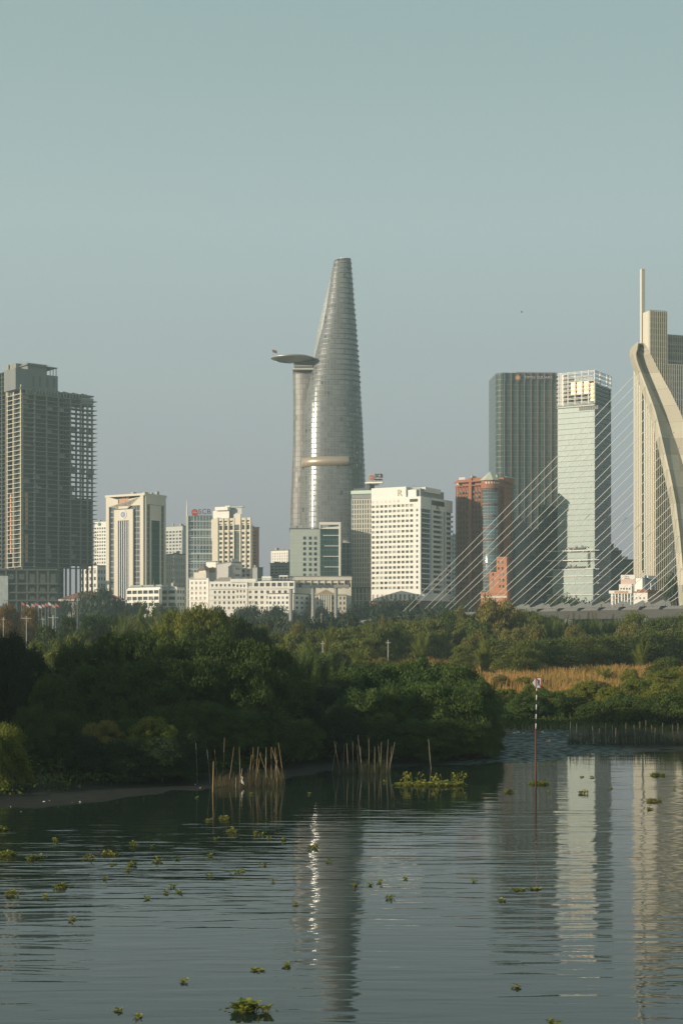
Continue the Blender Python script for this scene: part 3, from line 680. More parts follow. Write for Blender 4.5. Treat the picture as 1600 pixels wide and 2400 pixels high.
mb = MB(); b.bx(mb, L, 869, 987, 1407.5, None, .0, 1.4); mb.build('brick_base', mat('terracotta', (.52, .24, .13)), b.root)
mb = MB()                                   # shaded river side: balconies
b.bx(mb, Rr, 987, 1007, 1163, 1192, 0, .4); b.bx(mb, Rr, 1007, 1056, 1163, 1192, 0, 1.2)
for k in range(17):
    y = 1192 + 11.9 * k
    b.bx(mb, Rr, 1009, 1030, y + 7, y + 12, 0, 1.6); b.bx(mb, Rr, 1040, 1056, y + 7, y + 12, 0, 1.6)
    b.bx(mb, Rr, 988, 1006, y + 8, y + 10.5, 0, .5)
for p0, p1 in ((1006, 1009), (1030, 1033), (1037, 1040)): b.bx(mb, Rr, p0, p1, 1192, 1394, 0, 1.8)
mb.build('balcony_wall', white, b.root)
mb = MB(); b.bx(mb, Rr, 987.5, 1055.5, 1192, 1392, -.2, .1); mb.build('balcony_glass', curtain('balcgl', (.09, .12, .12), (.30, .29, .27), 3.4, 3.2, .5, .2, var=.6), b.root)
mb = MB(); b.bx(mb, Rr, 986.5, 1056, 1394, 1408, 0, 2.2); mb.build('base_band', white, b.root)
mb = MB(); b.bx(mb, Rr, 987, 1056, 1408, None, 0, 1.5); mb.build('base_wall', dgrey, b.root)
mb = MB(); mb.box(3, b.w - 6, 2, 26, b.z(1163), b.z(1143)); mb.build('roof_plant_room', mat('plant_grey', (.30, .31, .29)), b.root)
mb = MB(); mb.box(1.2, 2.8, 4, b.ul(952), b.z(1163), b.z(1146)); b.bx(mb, Rr, 1000, 1036, 1138.5, 1150, -16, -1); mb.build('roof_fascia', white, b.root)
b.text(Rr, 'R', 1018, 1025, 1180, 1189, mat('dull_red', (.35, .16, .13)), 1.25, 'letter', .2)
b.panes(Rr, [(b.ur(1022), b.z(1174.5))], 18, 3.0, wind, 1.22, 'plant_opening')
for k in range(5):
    mb = MB(); q = L.p(b.ul(955 + 5 * k), 0, -6); mb.cyl(q.x, q.y, b.z(1143), b.z(1133 + k), .15, n=5); mb.build('antenna', steel, b.root)
block('apartment_block', 'thin pale apartment block glimpsed in the gap right of the white R hotel', 'building', 1058, 1200, 4, 1052, 1071, 1258, lgrey,
      Rg=(1058, 1070, 1262, 1420, 2, 16, .6, .5, .6), dep=14)
# ---------------------------------------------------------------- red brick tower with glass turret
b = Bld('brick_tower', 'dark red brick tower with a glass corner turret under a pyramid roof', 'building', 1148, 948, 55, 1067, 1205)
L, Rr = b.L, b.R
mb = MB(); b.core(mb, 1124, u0=1.5, v0=1.5)
mb.box(1.5, b.w, 1.5, b.ul(1105), b.z(1124), b.z(1117)); b.bx(mb, Rr, 1185, 1205, 1112, 1124, -12, 0); b.bx(mb, L, 1069, 1130, 1120, 1124, -10, 0)
b.bx(mb, L, 1065, 1134, 1124, 1127, 0, 1.2); b.bx(mb, L, 1067, 1134, 1134, 1136, 0, .7); b.bx(mb, Rr, 1166, 1206, 1133, 1135.5, 0, 1.0)
for k in range(9): b.bx(mb, L, 1068 + 7.4 * k, 1069.4 + 7.4 * k, 1136, None, 0, .5)
b.bx(mb, L, 1100, 1106, 1117, None, 0, 1.0)
mb.build('wall', brick, b.root)
cs = [(b.ul(1073.5 + 7.4 * i + dx), b.z(1150 + 12 * j)) for j in range(22) for i in range(8) for dx in (-1.2, 1.2)]
b.panes(L, cs, .7, 1.5, wind, .03)
cs = [(b.ur(p), b.z(1150 + 12 * j)) for j in range(20) for p in (1176, 1183, 1190, 1197)]
b.panes(Rr, cs, .9, 1.5, wind, .03)
mb = MB(); mb.cyl(0, 0, 2, b.z(1146), 5.0, n=32); mb.build('turret_glass', curtain('turret', (.22, .33, .34), (.42, .44, .42), 1.7, 2.2, .12, .16, rough=.12, metal=.6, var=.5), b.root, smooth=True)
mb = MB(); mb.cyl(0, 0, b.z(1146), b.z(1127), 5.7, n=32)
for k in range(7): mb.cyl(0, 0, b.z(1183 + 28 * k), b.z(1180 + 28 * k), 5.25, n=32)
mb.build('turret_band', brick, b.root)
for k in range(14):
    a = math.pi * (1.02 + k * .1); mb = MB(); q = Vector((math.cos(a), math.sin(a), 0)); t = Vector((-q.y, q.x, 0))
    fr = Fr(q * 5.72, t, q); mb.fb(fr, -.4, .4, b.z(1135), b.z(1131), -.05, .08); mb.build('turret_window', white, b.root)
mb = MB(); mb.tube([(0, 0, b.z(1127)), (0, 0, b.z(1105))], [7.0, .15], 8); mb.build('pyramid_roof', mat('patina_roof', (.50, .52, .40)), b.root)
mb = MB(); b.bx(mb, Rr, 1178, 1181.5, 1135, 1305, 0, 1.0); mb.build('rain_pipe', brick, b.root)
mb = MB(); b.bx(mb, L, 1070, 1085, 1113, 1120, -3, -2.6); b.bx(mb, Rr, 1186, 1204, 1109, 1112, -.6, -.3); mb.build('parapet_rail', lgrey, b.root)
b.text(L, 'A', 1071, 1077, 1125.5, 1133, wsteel, .1, 'letter', .9)
roofstuff(b, 1117, 5, 12, .2, .5)
b2 = Bld('brick_annex', 'bright orange brick annex with small dark windows at the foot of the brick tower', 'building', 1187, 915, 66, 1146, 1191)
mb = MB(); b2.core(mb, 1340, v1=b2.d); mb.box(0, b2.w, 0, b2.ul(1163), b2.z(1340), b2.z(1307)); b2.bx(mb, b2.L, 1164, 1188, 1305, 1308, -3, .4)
b2.bx(mb, b2.L, 1126, 1190, 1388, 1391, -4, 1.2); b2.bx(mb, b2.L, 1127, 1189, 1391, None, -4, .8); mb.build('wall', mat('orange_brick', (.50, .21, .11), nz=.4), b2.root)
b2.panes(b2.L, [(b2.ul(p), b2.z(y)) for y in (1318, 1332) for p in (1168, 1177)] + [(b2.ul(p), b2.z(y)) for y in (1346, 1360, 1374) for p in (1155, 1171, 1179)], 1.0, 1.6, wind, .02)
mb = MB(); b2.bx(mb, b2.L, 1128, 1188, 1397, 1401, .8, .9); mb.build('stone_band', cream, b2.root)
# ---------------------------------------------------------------- dark glass tower with sun emblem
b = Bld('dark_glass_tower', 'broad dark grey-green glass tower with golden sun emblem and TIMES SQUARE letters', 'building', 1163, 1010, 3, 1158, 1306, dep=34)
D_ = 5.2
poly = [(b.w, 0), (b.w, b.d), (0, b.d)] + [(D_ - D_ * math.cos(a), D_ - D_ * math.sin(a)) for a in [R(8 * k) for k in range(12)]]
poly = poly[:3] + [(D_ * (1 - math.cos(R(a))), D_ * (1 - math.sin(R(a)))) for a in range(0, 91, 9)]
mb = MB(); i0 = 0; zt = b.z(873)
n = len(poly); mb.v = [Vector((x, y, 2)) for x, y in poly] + [Vector((x, y, zt)) for x, y in poly]
mb.f = [(k, (k + 1) % n, n + (k + 1) % n, n + k) for k in range(n)] + [tuple(range(n, 2 * n))]
ac = [0.0]
for k in range(n): ac.append(ac[-1] + (Vector(poly[(k + 1) % n]) - Vector(poly[k])).length)
mb.f = [tuple(q[::-1]) for q in mb.f]
tg = curtain('tsq_glass', (.075, .11, .098), (.14, .155, .14), 1.9, 3.7, .12, .3, rough=.09, var=.55, wave=.06, spec=.7)
o = mb.build('glass_wall', tg, b.root)
mb = MB()
for k in range(9): b.bx(mb, b.R, 1181 + 15.6 * k, 1182.2 + 15.6 * k, 873, 1400, 0, .9)
mb.build('vertical_fin', mat('bronze_fin', (.20, .17, .15)), b.root)
mb = MB()
for k in range(9): b.bx(mb, b.R, 1181.4 + 15.6 * k, 1183.6 + 15.6 * k, 873.2, 894, 0, .95)
mb.build('fin_head', dgrey, b.root)
mb = MB(); b.bx(mb, b.R, 1210, 1306, 869, 873, -20, -3); mb.build('roof_screen', mat('screen_grey', (.30, .31, .31)), b.root)
mb = MB(); c = b.R.p(b.ur(1212.5), b.z(885), 0)
mb.tube([c + b.R.N * .95, c + b.R.N * 1.2], 1.1, 14)
for k in range(16):
    a = k * math.pi / 8; r1 = 2.6 if k % 2 else 2.1
    u, z = b.ur(1212.5), b.z(885)
    mb.prism(b.R, [(u + math.cos(a - .16) * 1.15, z + math.sin(a - .16) * 1.15), (u + math.cos(a + .16) * 1.15, z + math.sin(a + .16) * 1.15), (u + math.cos(a) * r1, z + math.sin(a) * r1)], .95, 1.15)
mb.build('sun_emblem', mat('copper_sign', (.62, .34, .20), rough=.5), b.root)
b.text(b.R, 'TIMES SQUARE', 1228, 1293, 881, 888, mat('sign_pale', (.50, .44, .40)), .95)
b.text(b.R, 'TIMES SQUARE', 1197, 1199.5, 1004, 1006, dgrey, .95) if False else None
mb = MB()
for k in range(6): b.bx(mb, b.R, 1228, 1272, 1370 + 12 * k, 1371.4 + 12 * k, 0, 2.0)
mb.build('podium_bar', lgrey, b.root)
mb = MB()
for k in range(14): b.bx(mb, b.R, 1229 + 3.2 * k, 1229.6 + 3.2 * k, 1362, None, 0, 1.4)
mb.build('podium_fin', lgrey, b.root)
b = block('round_top_slab', 'slim grey slab with a rounded dark top between the brick and the dark glass tower', 'building', 1207, 975, 2, 1205, 1229, 1224, mat('slab_grey', (.17, .19, .18)), units=0, dep=14)
mb = MB(); mb.tube([b.R.p(b.w / 2, b.z(1226), -.5), b.R.p(b.w / 2, b.z(1226), -12)], 2.9, 16); mb.build('round_top', dgrey, b.root)
# ---------------------------------------------------------------- pale glass tower with lattice crown
b = Bld('pale_glass_tower', 'pale green glass tower with white lattice crown round a golden box', 'building', 1393, 960, 58, 1306.5, 1431)
L, Rr = b.L, b.R
mb = MB(); b.core(mb, 946)
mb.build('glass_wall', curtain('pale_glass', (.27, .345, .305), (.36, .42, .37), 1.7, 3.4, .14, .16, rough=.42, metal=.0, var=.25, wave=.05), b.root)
mb = MB(); mb.fb(Rr, .02, b.w + .05, b.zb, b.z(946), .0, .12); mb.build('shaded_side_glass', curtain('dark_and_shaded_glass', (.05, .085, .08), (.10, .14, .13), 1.7, 3.4, .12, .3, rough=.1, var=.5, wave=.05), b.root)  # shade of the unlit face put into a darker glass copy
mb = MB()
for k in range(28): 
    y = 962 + 12.75 * k
    b.bx(mb, L, 1305.5, 1393.5, y, y + .8, .15, .45); b.bx(mb, Rr, 1393, 1431, y, y + .5, .15, .5)
for y in (944, 949): b.bx(mb, L, 1305.5, 1393.5, y, y + 1.6, .15, 1.0)
mb.build('floor_ledge', mat('ledge_pale', (.50, .50, .44)), b.root)
zc = b.z(946)
mb = MB()
for k in range(8):
    y = 867.5 + 10.1 * k
    for dy in (0, 3.0):
        b.bx(mb, L, 1304.5, 1393.8, y + dy, y + dy + 1.0, 0, .5); b.bx(mb, Rr, 1393, 1431.5, y + dy, y + dy + (.9 if k < 4 else .5), 0, .5)
for p in (1308, 1313, 1329.5, 1346, 1362, 1377.5, 1392): b.bx(mb, L, p, p + 1.7, 866, 946, -.6, .1)
for p in (1406, 1422, 1430): b.bx(mb, Rr, p, p + 1.0, 866, 946 if p > 1425 else 900, -.6, .1)
mb.build('crown_lattice', wsteel, b.root)
mb = MB(); mb.box(4, b.w - .5, b.ul(1318), b.ul(1307.5), zc, b.z(868)); mb.build('crown_pier', white, b.root)
mb = MB(); mb.box(1.2, b.w * .55, b.ul(1381), b.ul(1336), b.z(920), b.z(889)); mb.box(1.2, b.w * .35, 1.0, b.ul(1381), b.z(937), b.z(896)); mb.build('gold_box', gold2, b.root)
mb = MB(); mb.box(3, b.w - 1, 2, b.ul(1320), zc, b.z(921)); mb.build('crown_core', dgrey, b.root)
mb = MB(); mb.fb(Rr, .5, b.w, zc, b.z(898), -.9, -.5); mb.build('crown_side_glass', MATS['dark_and_shaded_glass'], b.root)
mb = MB(); r = random.Random(4)
for k in range(22):
    for j in range(2): 
        if r.random() < .85: u = b.ul(1389 - k * 1.85); mb.fb(L, u, u + .42, b.z(881.5 + 5.5 * j), b.z(877.5 + 5.5 * j), .55, .7)
mb.build('roof_lettering', lgrey, b.root)
b.panes(L, [(b.ul(1379), b.z(955))], 13 * .27 / .27, 2.3, curtain('louv2', (.08, .08, .075), (.25, .24, .22), 1.2, 5, .3, .01), .2, 'louvre')
mb = MB()                                   # podium
mb.fb(L, 0.02, b.ul(1298), 2, b.z(1333), .02, 2.5); mb.build('podium_glass', MATS['pale_glass'], b.root)
mb = MB(); b.bx(mb, L, 1286, 1306.4, 1290, None, -14, -1); mb.build('side_podium', MATS['dark_and_shaded_glass'], b.root)
mb = MB()
for y in (1289, 1311.5, 1333, 1349, 1366, 1393, 1409): b.bx(mb, L, 1285, 1394, y, y + 1.7, 2.5, 3.3); b.bx(mb, Rr, 1393, 1419, y, y + 1.2, 0, 3.0)
mb.build('podium_ledge', wsteel, b.root)
mb = MB(); b.bx(mb, L, 1377, 1382, 1290, 1330, .15, .5); b.bx(mb, L, 1334, 1372, 1283, 1286, .15, 1.4); b.bx(mb, L, 1310, 1372, 1327, 1330, .15, 1.4)
mb.build('plant_deck', dgrey, b.root)
r = random.Random(8)
for k in range(20):
    mb = MB(); u = b.ul(r.uniform(1312, 1390)); y = r.choice((1283, 1327)); mb.fb(L, u, u + .5, b.z(y), b.z(y - r.uniform(2, 6)), .8, 1.2); mb.build('plant_unit', vent, b.root)
b = block('stepped_dark_block', 'stepped dark glass block at the right foot of the pale glass tower', 'building', 1410, 1010, 30, 1400, 1456, 1290, MATS['dark_and_shaded_glass'], units=5)
mb = MB(); mb.box(0, b.ur(1442), 2, 18, b.z(1290), b.z(1272)); mb.box(0, b.ur(1434), 4, 16, b.z(1272), b.z(1200)); mb.build('upper_step', MATS['dark_and_shaded_glass'], b.root)
mb = MB()
for y in (1289, 1311, 1333, 1349, 1366): b.bx(mb, b.R, 1410, 1456, y, y + .8, 0, .4)
mb.build('floor_ledge', steel, b.root)
block('dark_low_block', 'low dark block with plant on its roof in the gap left of the ribbed tower', 'building', 1440, 1090, 20, 1430, 1500, 1312, dgrey, units=6)
# ---------------------------------------------------------------- ribbed tower with blade
b = Bld('ribbed_tower', 'huge beige ribbed tower with a thin stone blade rising beside the bridge pylon', 'building', 1534, 900, 18, 1488.5, 1700)
L, Rr = b.L, b.R
rib = mat('rib_stone', (.60, .55, .44), nz=.3, scale=.04); ribg = curtain('rib_glass', (.16, .15, .13), (.34, .31, .26), 50, 3.6, .01, .9, rough=.2, var=.5)
vB, vC = b.ul(1515), b.ul(1521); FB = Fr((0, vB, 0), (1, 0, 0), (0, -1, 0)); FC = Fr((0, vC, 0), (1, 0, 0), (0, -1, 0)); wC = 45 * .262 / b.c
mb = MB(); b.core(mb, 852); mb.box(0, b.w + 6, vB, vB + 3, b.z(852), b.z(774)); mb.box(0, wC, vC, b.ul(1507), b.z(852), b.z(723)); mb.build('glass_core', ribg, b.root)
mb = MB()
u = .2
while u < b.w + 5: mb.fb(Rr, u, u + .36, 2, b.z(851), 0, .75); mb.fb(FB, u, u + .36, b.z(852), b.z(773), 0, .75); u += 1.28
u = .1
while u < wC: mb.fb(FC, u, u + .36, b.z(852), b.z(722), 0, .75); u += 1.28
for y in (774, 796, 816, 836): mb.fb(FB, wC + .5, b.w + 5, b.z(y) - .3, b.z(y) + .3, .02, .5)
mb.build('rib', rib, b.root)
mb = MB(); u = .0
while u < b.d: mb.fb(L, u, u + 1.5, 2, b.z(852), .01, .6); u += 2.1
mb.fb(L, vC, b.ul(1507), b.z(852), b.z(722.5), .01, .3)
mb.build('side_rib', rib, b.root)
mb = MB(); b.bx(mb, L, 1506, 1510, 853, 1340, .3, .66); mb.build('window_strip', wind, b.root)
mb = MB(); mb.box(-.1, 2.2, b.ul(1503.6), b.ul(1499.5), 2, PZ(643, 930)); mb.build('blade', rib, b.root)
mb = MB(); mb.fb(FC, .2, wC - .2, b.z(722), b.z(719.5), -.8, -.6); mb.build('parapet_rail', steel, b.root)
# ---------------------------------------------------------------- low buildings right
b = Bld('tall_window_villa', 'small white pillared building with a pink roof sign by the bridge deck', 'building', 1480, 830, 70, 1431, 1484)
mb = MB(); L = b.L; b.core(mb, 1391); mb.box(0, b.w, 0, b.ul(1450), b.z(1391), b.z(1369)); b.bx(mb, L, 1427, 1481, 1384, 1391, 0, 1.2)
for k in range(7): b.bx(mb, L, 1433 + k * 7.2, 1436 + k * 7.2 + (1 if k in (0, 3) else 0), 1391, None, 0, .9)
mb.build('wall', white, b.root)
b.panes(L, [(b.ul(1438.5 + 7.1 * k), (b.z(1393) + 2) / 2) for k in range(6)], .85, b.z(1393) - 2, winm, .02)
b.panes(L, [(b.ul(1455 + 6.6 * k), b.z(1380)) for k in range(4)], .8, 1.0, winm, .02, 'upper_window')
b.text(L, 'XXXX', 1441, 1470, 1386, 1389, mat('sign_orange', (.55, .22, .1)), 1.2) if False else None
mb = MB(); b.bx(mb, L, 1440, 1472, 1385, 1390, 1.2, 1.35); mb.build('fascia_sign', mat('sign_orange', (.66, .36, .20)), b.root)
mb = MB(); b.bx(mb, L, 1453, 1487, 1347, 1369, -3, -1.5); mb.build('roof_sign', mat('sign_pink', (.72, .50, .42)), b.root)
mb = MB(); b.bx(mb, L, 1453.5, 1486.5, 1347.3, 1357.5, -1.5, -1.44); mb.build('roof_sign_panel', white, b.root)
b.text(L, 'SIN', 1462, 1472, 1349.5, 1352, ink, -1.42, depth=.08); b.text(L, 'REAL', 1462, 1475, 1353.5, 1356.5, ink, -1.42, depth=.08)
b = Bld('peach_house', 'low house with a white gable end and long peach side wall behind the bridge cables', 'building', 1517, 850, 62, 1484, 1592)
mb = MB(); b.core(mb, 1389, u0=.3); mb.build('side_wall', mat('peach', (.60, .36, .22)), b.root)
mb = MB(); b.bx(mb, b.L, 1484, 1517, 1388, None, -.28, .2); mb.build('gable_wall', white, b.root)
mb = MB(); mb.box(-.5, b.w + .5, -.5, b.d, b.z(1389), b.z(1386)); mb.box(3, b.w, 2, b.d - 1, b.z(1386), b.z(1381)); mb.build('roof', tile, b.root)
b.panes(b.L, [(b.ul(p), b.z(y)) for y in (1402, 1417) for p in (1491, 1500, 1509)], .9, 1.1, winb, .22)
b.panes(b.R, [(b.ur(p), b.z(y)) for y in (1402, 1416) for p in (1522, 1544, 1550, 1570, 1576)], 1.8, 1.3, winb, .02, 'side_window')
b = block('grey_stair_block', 'grey block with a white stair shaft in front of the ribbed tower', 'building', 1505, 870, 30, 1496, 1538, 1356, grey, units=4)
mb = MB(); mb.box(-.4, 1.6, -.4, 6, 2, b.z(1355)); b.bx(mb, b.R, 1522, 1524, 1366, None, 0, 1); b.bx(mb, b.R, 1532, 1534, 1366, None, 0, 1); b.bx(mb, b.R, 1517, 1537, 1349, 1357, -3, .4); mb.build('stair_shaft', white, b.root)
# ---------------------------------------------------------------- red roofed villa
b = Bld('red_roof_villa', 'cream villa with a red tiled hip roof behind a large tree', 'building', 150, 845, 6, 140, 286, dep=24)
b.d = 24
b = Bld('red_roof_villa_', '', '', 141, 845, 8, 137, 286, dep=24) if False else b
mb = MB(); b.core(mb, 1407, u0=b.ur(150)); b.grid(mb, b.R, 150, 280, 1410, 1428, 13, 1, .5, .6, .4, winb)
mb.build('wall', cream, b.root)
z0, z1 = b.z(1407), b.z(1387); x0, x1 = b.ur(137), b.ur(292); mb = MB()
mb.v += [Vector(q) for q in [(x0, -2, z0), (x1, -2, z0), (x1, b.d, z0), (x0, b.d, z0), (b.ur(180), b.d * .5, z1), (b.ur(250), b.d * .5, z1), (x0, -2, z0 + .5), (x1, -2, z0 + .5), (x1, b.d, z0 + .5), (x0, b.d, z0 + .5)]]
mb.f += [(6, 7, 5, 4), (7, 8, 5), (8, 9, 4, 5), (9, 6, 4)]; mb.build('roof', tile, b.root)
mb = MB(); mb.box(x0, x1, -2, b.d, z0 - .4, z0 + .5); mb.build('eaves', white, b.root)

# ---------------------------------------------------------------- curved skyscraper
DT = 1050.0
root = empty('curved_skyscraper', (PX(765, DT), DT, 0)); X0 = PX(765, DT)
tag(root, 'very tall bulging glass skyscraper tapering to a slanted tip with a round helipad', 'skyscraper')
def TX(px): return PX(px, DT) - X0
def TZ(py): return PZ(py, DT)
def loft(rows, semi, yc, step, name, m, parent, pw=2.25, seg=72, smooth=True, capz=None, tilt=None):
    """rows: (photo row, left column, right column); closed superellipse rings"""
    ys = [r[0] for r in rows]; N = int((max(ys) - min(ys)) / step) + 1
    mb = MB(); uvs = []
    for k in range(N + 1):
        y = min(ys) + (max(ys) - min(ys)) * k / N
        l = np.interp(y, ys, [r[1] for r in rows]); r_ = np.interp(y, ys, [r[2] for r in rows])
        cx = (TX(l) + TX(r_)) / 2; a = (TX(r_) - TX(l)) / 2; bb = semi(y, a); arc = 0; prev = None
        for j in range(seg + 1):
            t = 2 * math.pi * j / seg + math.pi / 2; c, s_ = math.cos(t), math.sin(t)
            x = cx + a * math.copysign(abs(c) ** (2 / pw), c); yy = yc(y) + bb * math.copysign(abs(s_) ** (2 / pw), s_)
            z = TZ(y) + (tilt(y, x) if tilt else 0)
            if prev: arc += math.hypot(x - prev[0], yy - prev[1])
            prev = (x, yy); mb.v.append(Vector((x, yy, z))); uvs.append((x * 1.25 if yy < yc(y) else arc, z))
    w = seg + 1
    for k in range(N):
        for j in range(seg): mb.f.append((k * w + j, k * w + j + 1, (k + 1) * w + j + 1, (k + 1) * w + j))
    mb.f.append(tuple(range(seg)))
    mb.uv = uvs
    return mb.build(name, m, parent, smooth)
skyg = curtain('sky_glass', (.315, .33, .325), (.145, .145, .14), 2.75, 3.62, 1.0, .8, rough=.24, metal=.45, var=.6, lrough=.6, dark=(.09, .095, .09), dfrac=.025)
rowsA = [(609, 783, 822), (616, 781.5, 822.8), (640, 777, 824.5), (700, 768, 829), (760, 757, 834), (800, 747, 837), (820, 741.5, 838.5), (860, 733, 841), (900, 724, 843.8),
         (950, 715, 846.7), (1000, 711.5, 849.5), (1100, 708.5, 854.5), (1180, 706, 856.5), (1250, 704.5, 858), (1330, 704, 858), (1465, 704, 858)]
loft(rowsA, lambda y, a: a * (0.80 + .1 * (y < 0)), lambda y: 0.0, 6, 'main_shell', skyg, root, tilt=lambda y, x: max(0, (625 - y) / 16) * (x - TX(800)) * .12)
rowsB = [(625, 779, 812), (660, 770, 815), (700, 760, 815), (760, 746, 815), (800, 739, 815), (845, 731, 815), (857, 729, 815)]
loft(rowsB, lambda y, a: a * .8, lambda y: 6.0, 8, 'rear_blade', curtain('blade_glass', (.42, .43, .41), (.25, .25, .24), 1.6, 3.62, .3, .5, rough=.45, metal=.2, var=.3), root)
rowsC = [(868, 685.5, 800), (950, 686.5, 800), (1050, 686, 800), (1120, 683, 800), (1180, 680.5, 800), (1250, 679, 800), (1465, 678, 800)]
loft(rowsC, lambda y, a: a * .46, lambda y: 6.0, 8, 'rear_wing', curtain('wing_glass', (.25, .25, .235), (.12, .10, .09), 2.3, 3.62, .55, .6, rough=.5, metal=.15, var=.5, dark=(.08, .085, .08), dfrac=.04), root)
# floor ledges on the shell
mb = MB()
for k in range(66):
    y = 618 + 12.1 * k
    if y > 1420: break
    l = np.interp(y, [r[0] for r in rowsA], [r[1] for r in rowsA]); r_ = np.interp(y, [r[0] for r in rowsA], [r[2] for r in rowsA])
    cx = (TX(l) + TX(r_)) / 2; e = .55 if y < 900 else .22; a = (TX(r_) - TX(l)) / 2; i = len(mb.v); n = 40
    for dz in (0, .35 if y < 900 else .25):
        for j in range(n + 1):
            t = math.pi + math.pi * j / n * 1.05; c, s_ = math.cos(t), math.sin(t)
            f = 2 / 2.25; ee = e * max(0.25, min(1, (c + 1) * .8))
            mb.v.append(Vector((cx + (a + ee) * math.copysign(abs(c) ** f, c), (a * .8 + ee) * math.copysign(abs(s_) ** f, s_), TZ(y) + dz)))
    w = n + 1
    for j in range(n): mb.f.append((i + j, i + j + 1, i + w + j + 1, i + w + j))
    for dz in (0, 1):
        for j in range(n):
            pass
    # underside and top lips back to the shell
    for lvl in (0, 1):
        k0 = len(mb.v)
        for j in range(w):
            q = mb.v[i + lvl * w + j]; mb.v.append(Vector((cx + (q.x - cx) * .97, q.y * .97, q.z)))
        for j in range(n): mb.f.append((i + lvl * w + j, i + lvl * w + j + 1, k0 + j + 1, k0 + j))
mb.build('floor_ledge', mat('ledge_metal', (.22, .22, .21), rough=.5, metal=.3), root)
# mechanical band
def band(y0, y1, l, r_, e, name, m):
    mb = MB(); cx = (TX(707) + TX(855)) / 2; a = (TX(855) - TX(707)) / 2; n = 36; f = 2 / 2.25; ang = []
    for j in range(181):
        t = math.pi + math.pi * j / 180; x = cx + (a + e) * math.copysign(abs(math.cos(t)) ** f, math.cos(t))
        if TX(l) <= x <= TX(r_): ang.append(t)
    for j, t in enumerate(ang):
        c, s_ = math.cos(t), math.sin(t)
        for z in (TZ(y1), TZ(y0)):
            mb.v.append(Vector((cx + (a + e) * math.copysign(abs(c) ** f, c), (a * .8 + e) * math.copysign(abs(s_) ** f, s_), z)))
    for j in range(len(ang) - 1): mb.f.append((2 * j, 2 * j + 2, 2 * j + 3, 2 * j + 1))
    o = mb.build(name, m, root, True); return o
o = band(1076, 1097.5, 699, 819, .25, 'plant_band', mat('band_metal', (.48, .38, .28), rough=.38, metal=.35, nz=.2))
so_ = o.modifiers.new('Solidify', 'SOLIDIFY'); so_.thickness = .35; so_.offset = -1
# tip
mb = MB(); mb.box(TX(797), TX(812), -3, 3, TZ(611), TZ(607.5)); mb.tube([(TX(800), -2, TZ(609)), (TX(799), -2, TZ(604))], .4, 6); mb.tube([(TX(799), -2, TZ(606)), (TX(806), -2, TZ(606.5))], .35, 6)
mb.build('tip_crane', wsteel, root)
# helipad
mb = MB(); n = 48; cx = TX(686); a = (TX(737) - TX(634.5)) / 2; yc_ = -2.0; prof = [(1.0, 840.5), (1.0, 841.7), (.9, 844), (.7, 846.3), (.45, 848.6), (.28, 850)]
for fr_, y in prof:
    for j in range(n):
        t = 2 * math.pi * j / n; mb.v.append(Vector((cx + a * fr_ * math.cos(t) + (1 - fr_) * 1.5, yc_ + a * fr_ * math.sin(t), TZ(y) + .35 * math.sin(t))))
mb.f.append(tuple(range(n))[::-1]); mb.f.append(tuple(range(5 * n, 6 * n)))
for k in range(5):
    for j in range(n): mb.f.append((k * n + j, (k + 1) * n + j, (k + 1) * n + (j + 1) % n, k * n + (j + 1) % n))
hel = mb.build('helipad', mat('helipad_metal', (.42, .39, .33), rough=.45, metal=.3), root)
mb = MB(); mb.tube([(cx, yc_, TZ(841)), (cx, yc_, TZ(838.5))], [a * .92, a * .86], 48); mb.build('helipad_deck', conc, hel)
mb = MB()
for j in range(24): t = j * math.pi / 12; mb.tube([(cx + a * .28 * math.cos(t), yc_ + a * .28 * math.sin(t), TZ(850.2)), (cx + a * .93 * math.cos(t), yc_ + a * .93 * math.sin(t), TZ(843.6))], .22, 4)
mb.build('helipad_rib', steel, hel)
mb = MB(); mb.box(TX(689), TX(734), -4, 10, TZ(868), TZ(848)); mb.build('helipad_support', dgrey, root)
mb = MB(); mb.box(TX(686), TX(735), -6, 12, TZ(869), TZ(866.5)); mb.box(TX(690), TX(733), -5, 11, TZ(860.5), TZ(859.3))
for k in range(9): mb.box(TX(690 + 5 * k), TX(690.8 + 5 * k), -5, -4.6, TZ(867), TZ(859.5))
mb.build('terrace_rail', wsteel, root)
mb = MB(); mb.tube([(TX(642), yc_, TZ(841)), (TX(637.5), yc_, TZ(819))], [.14, .08], 5); fpo = mb.build('flag_pole', steel, root)
mb = MB(); q = [(0, 0), (3.4, -.8), (3.6, -3.0), (.6, -1.9)]
mb.prism(Fr((TX(637.5), yc_, TZ(820)), (1, 0, 0), (0, -1, 0)), q, 0, .06); mb.build('flag', mat('dark_flag', (.16, .06, .05)), fpo)
# small dark bird in the sky
mb = MB(); Y = 420; X, Z = PX(1222, Y), PZ(731, Y)
mb.tube([(X - .32, Y, Z + .03), (X - .15, Y, Z), (X + .15, Y, Z), (X + .4, Y, Z - .02)], [.03, .09, .08, .02], 6)
mb.poly([(X - .1, Y, Z + .05), (X + .12, Y, Z + .05), (X - .1, Y - .5, Z + .22), (X - .22, Y - .75, Z + .16)])
mb.poly([(X - .1, Y, Z + .05), (X + .12, Y, Z + .05), (X - .05, Y + .5, Z + .25), (X - .2, Y + .75, Z + .2)])
tag(mb.build('flying_bird', ink), 'tiny dark bird flying high to the right of the skyscraper', 'bird')
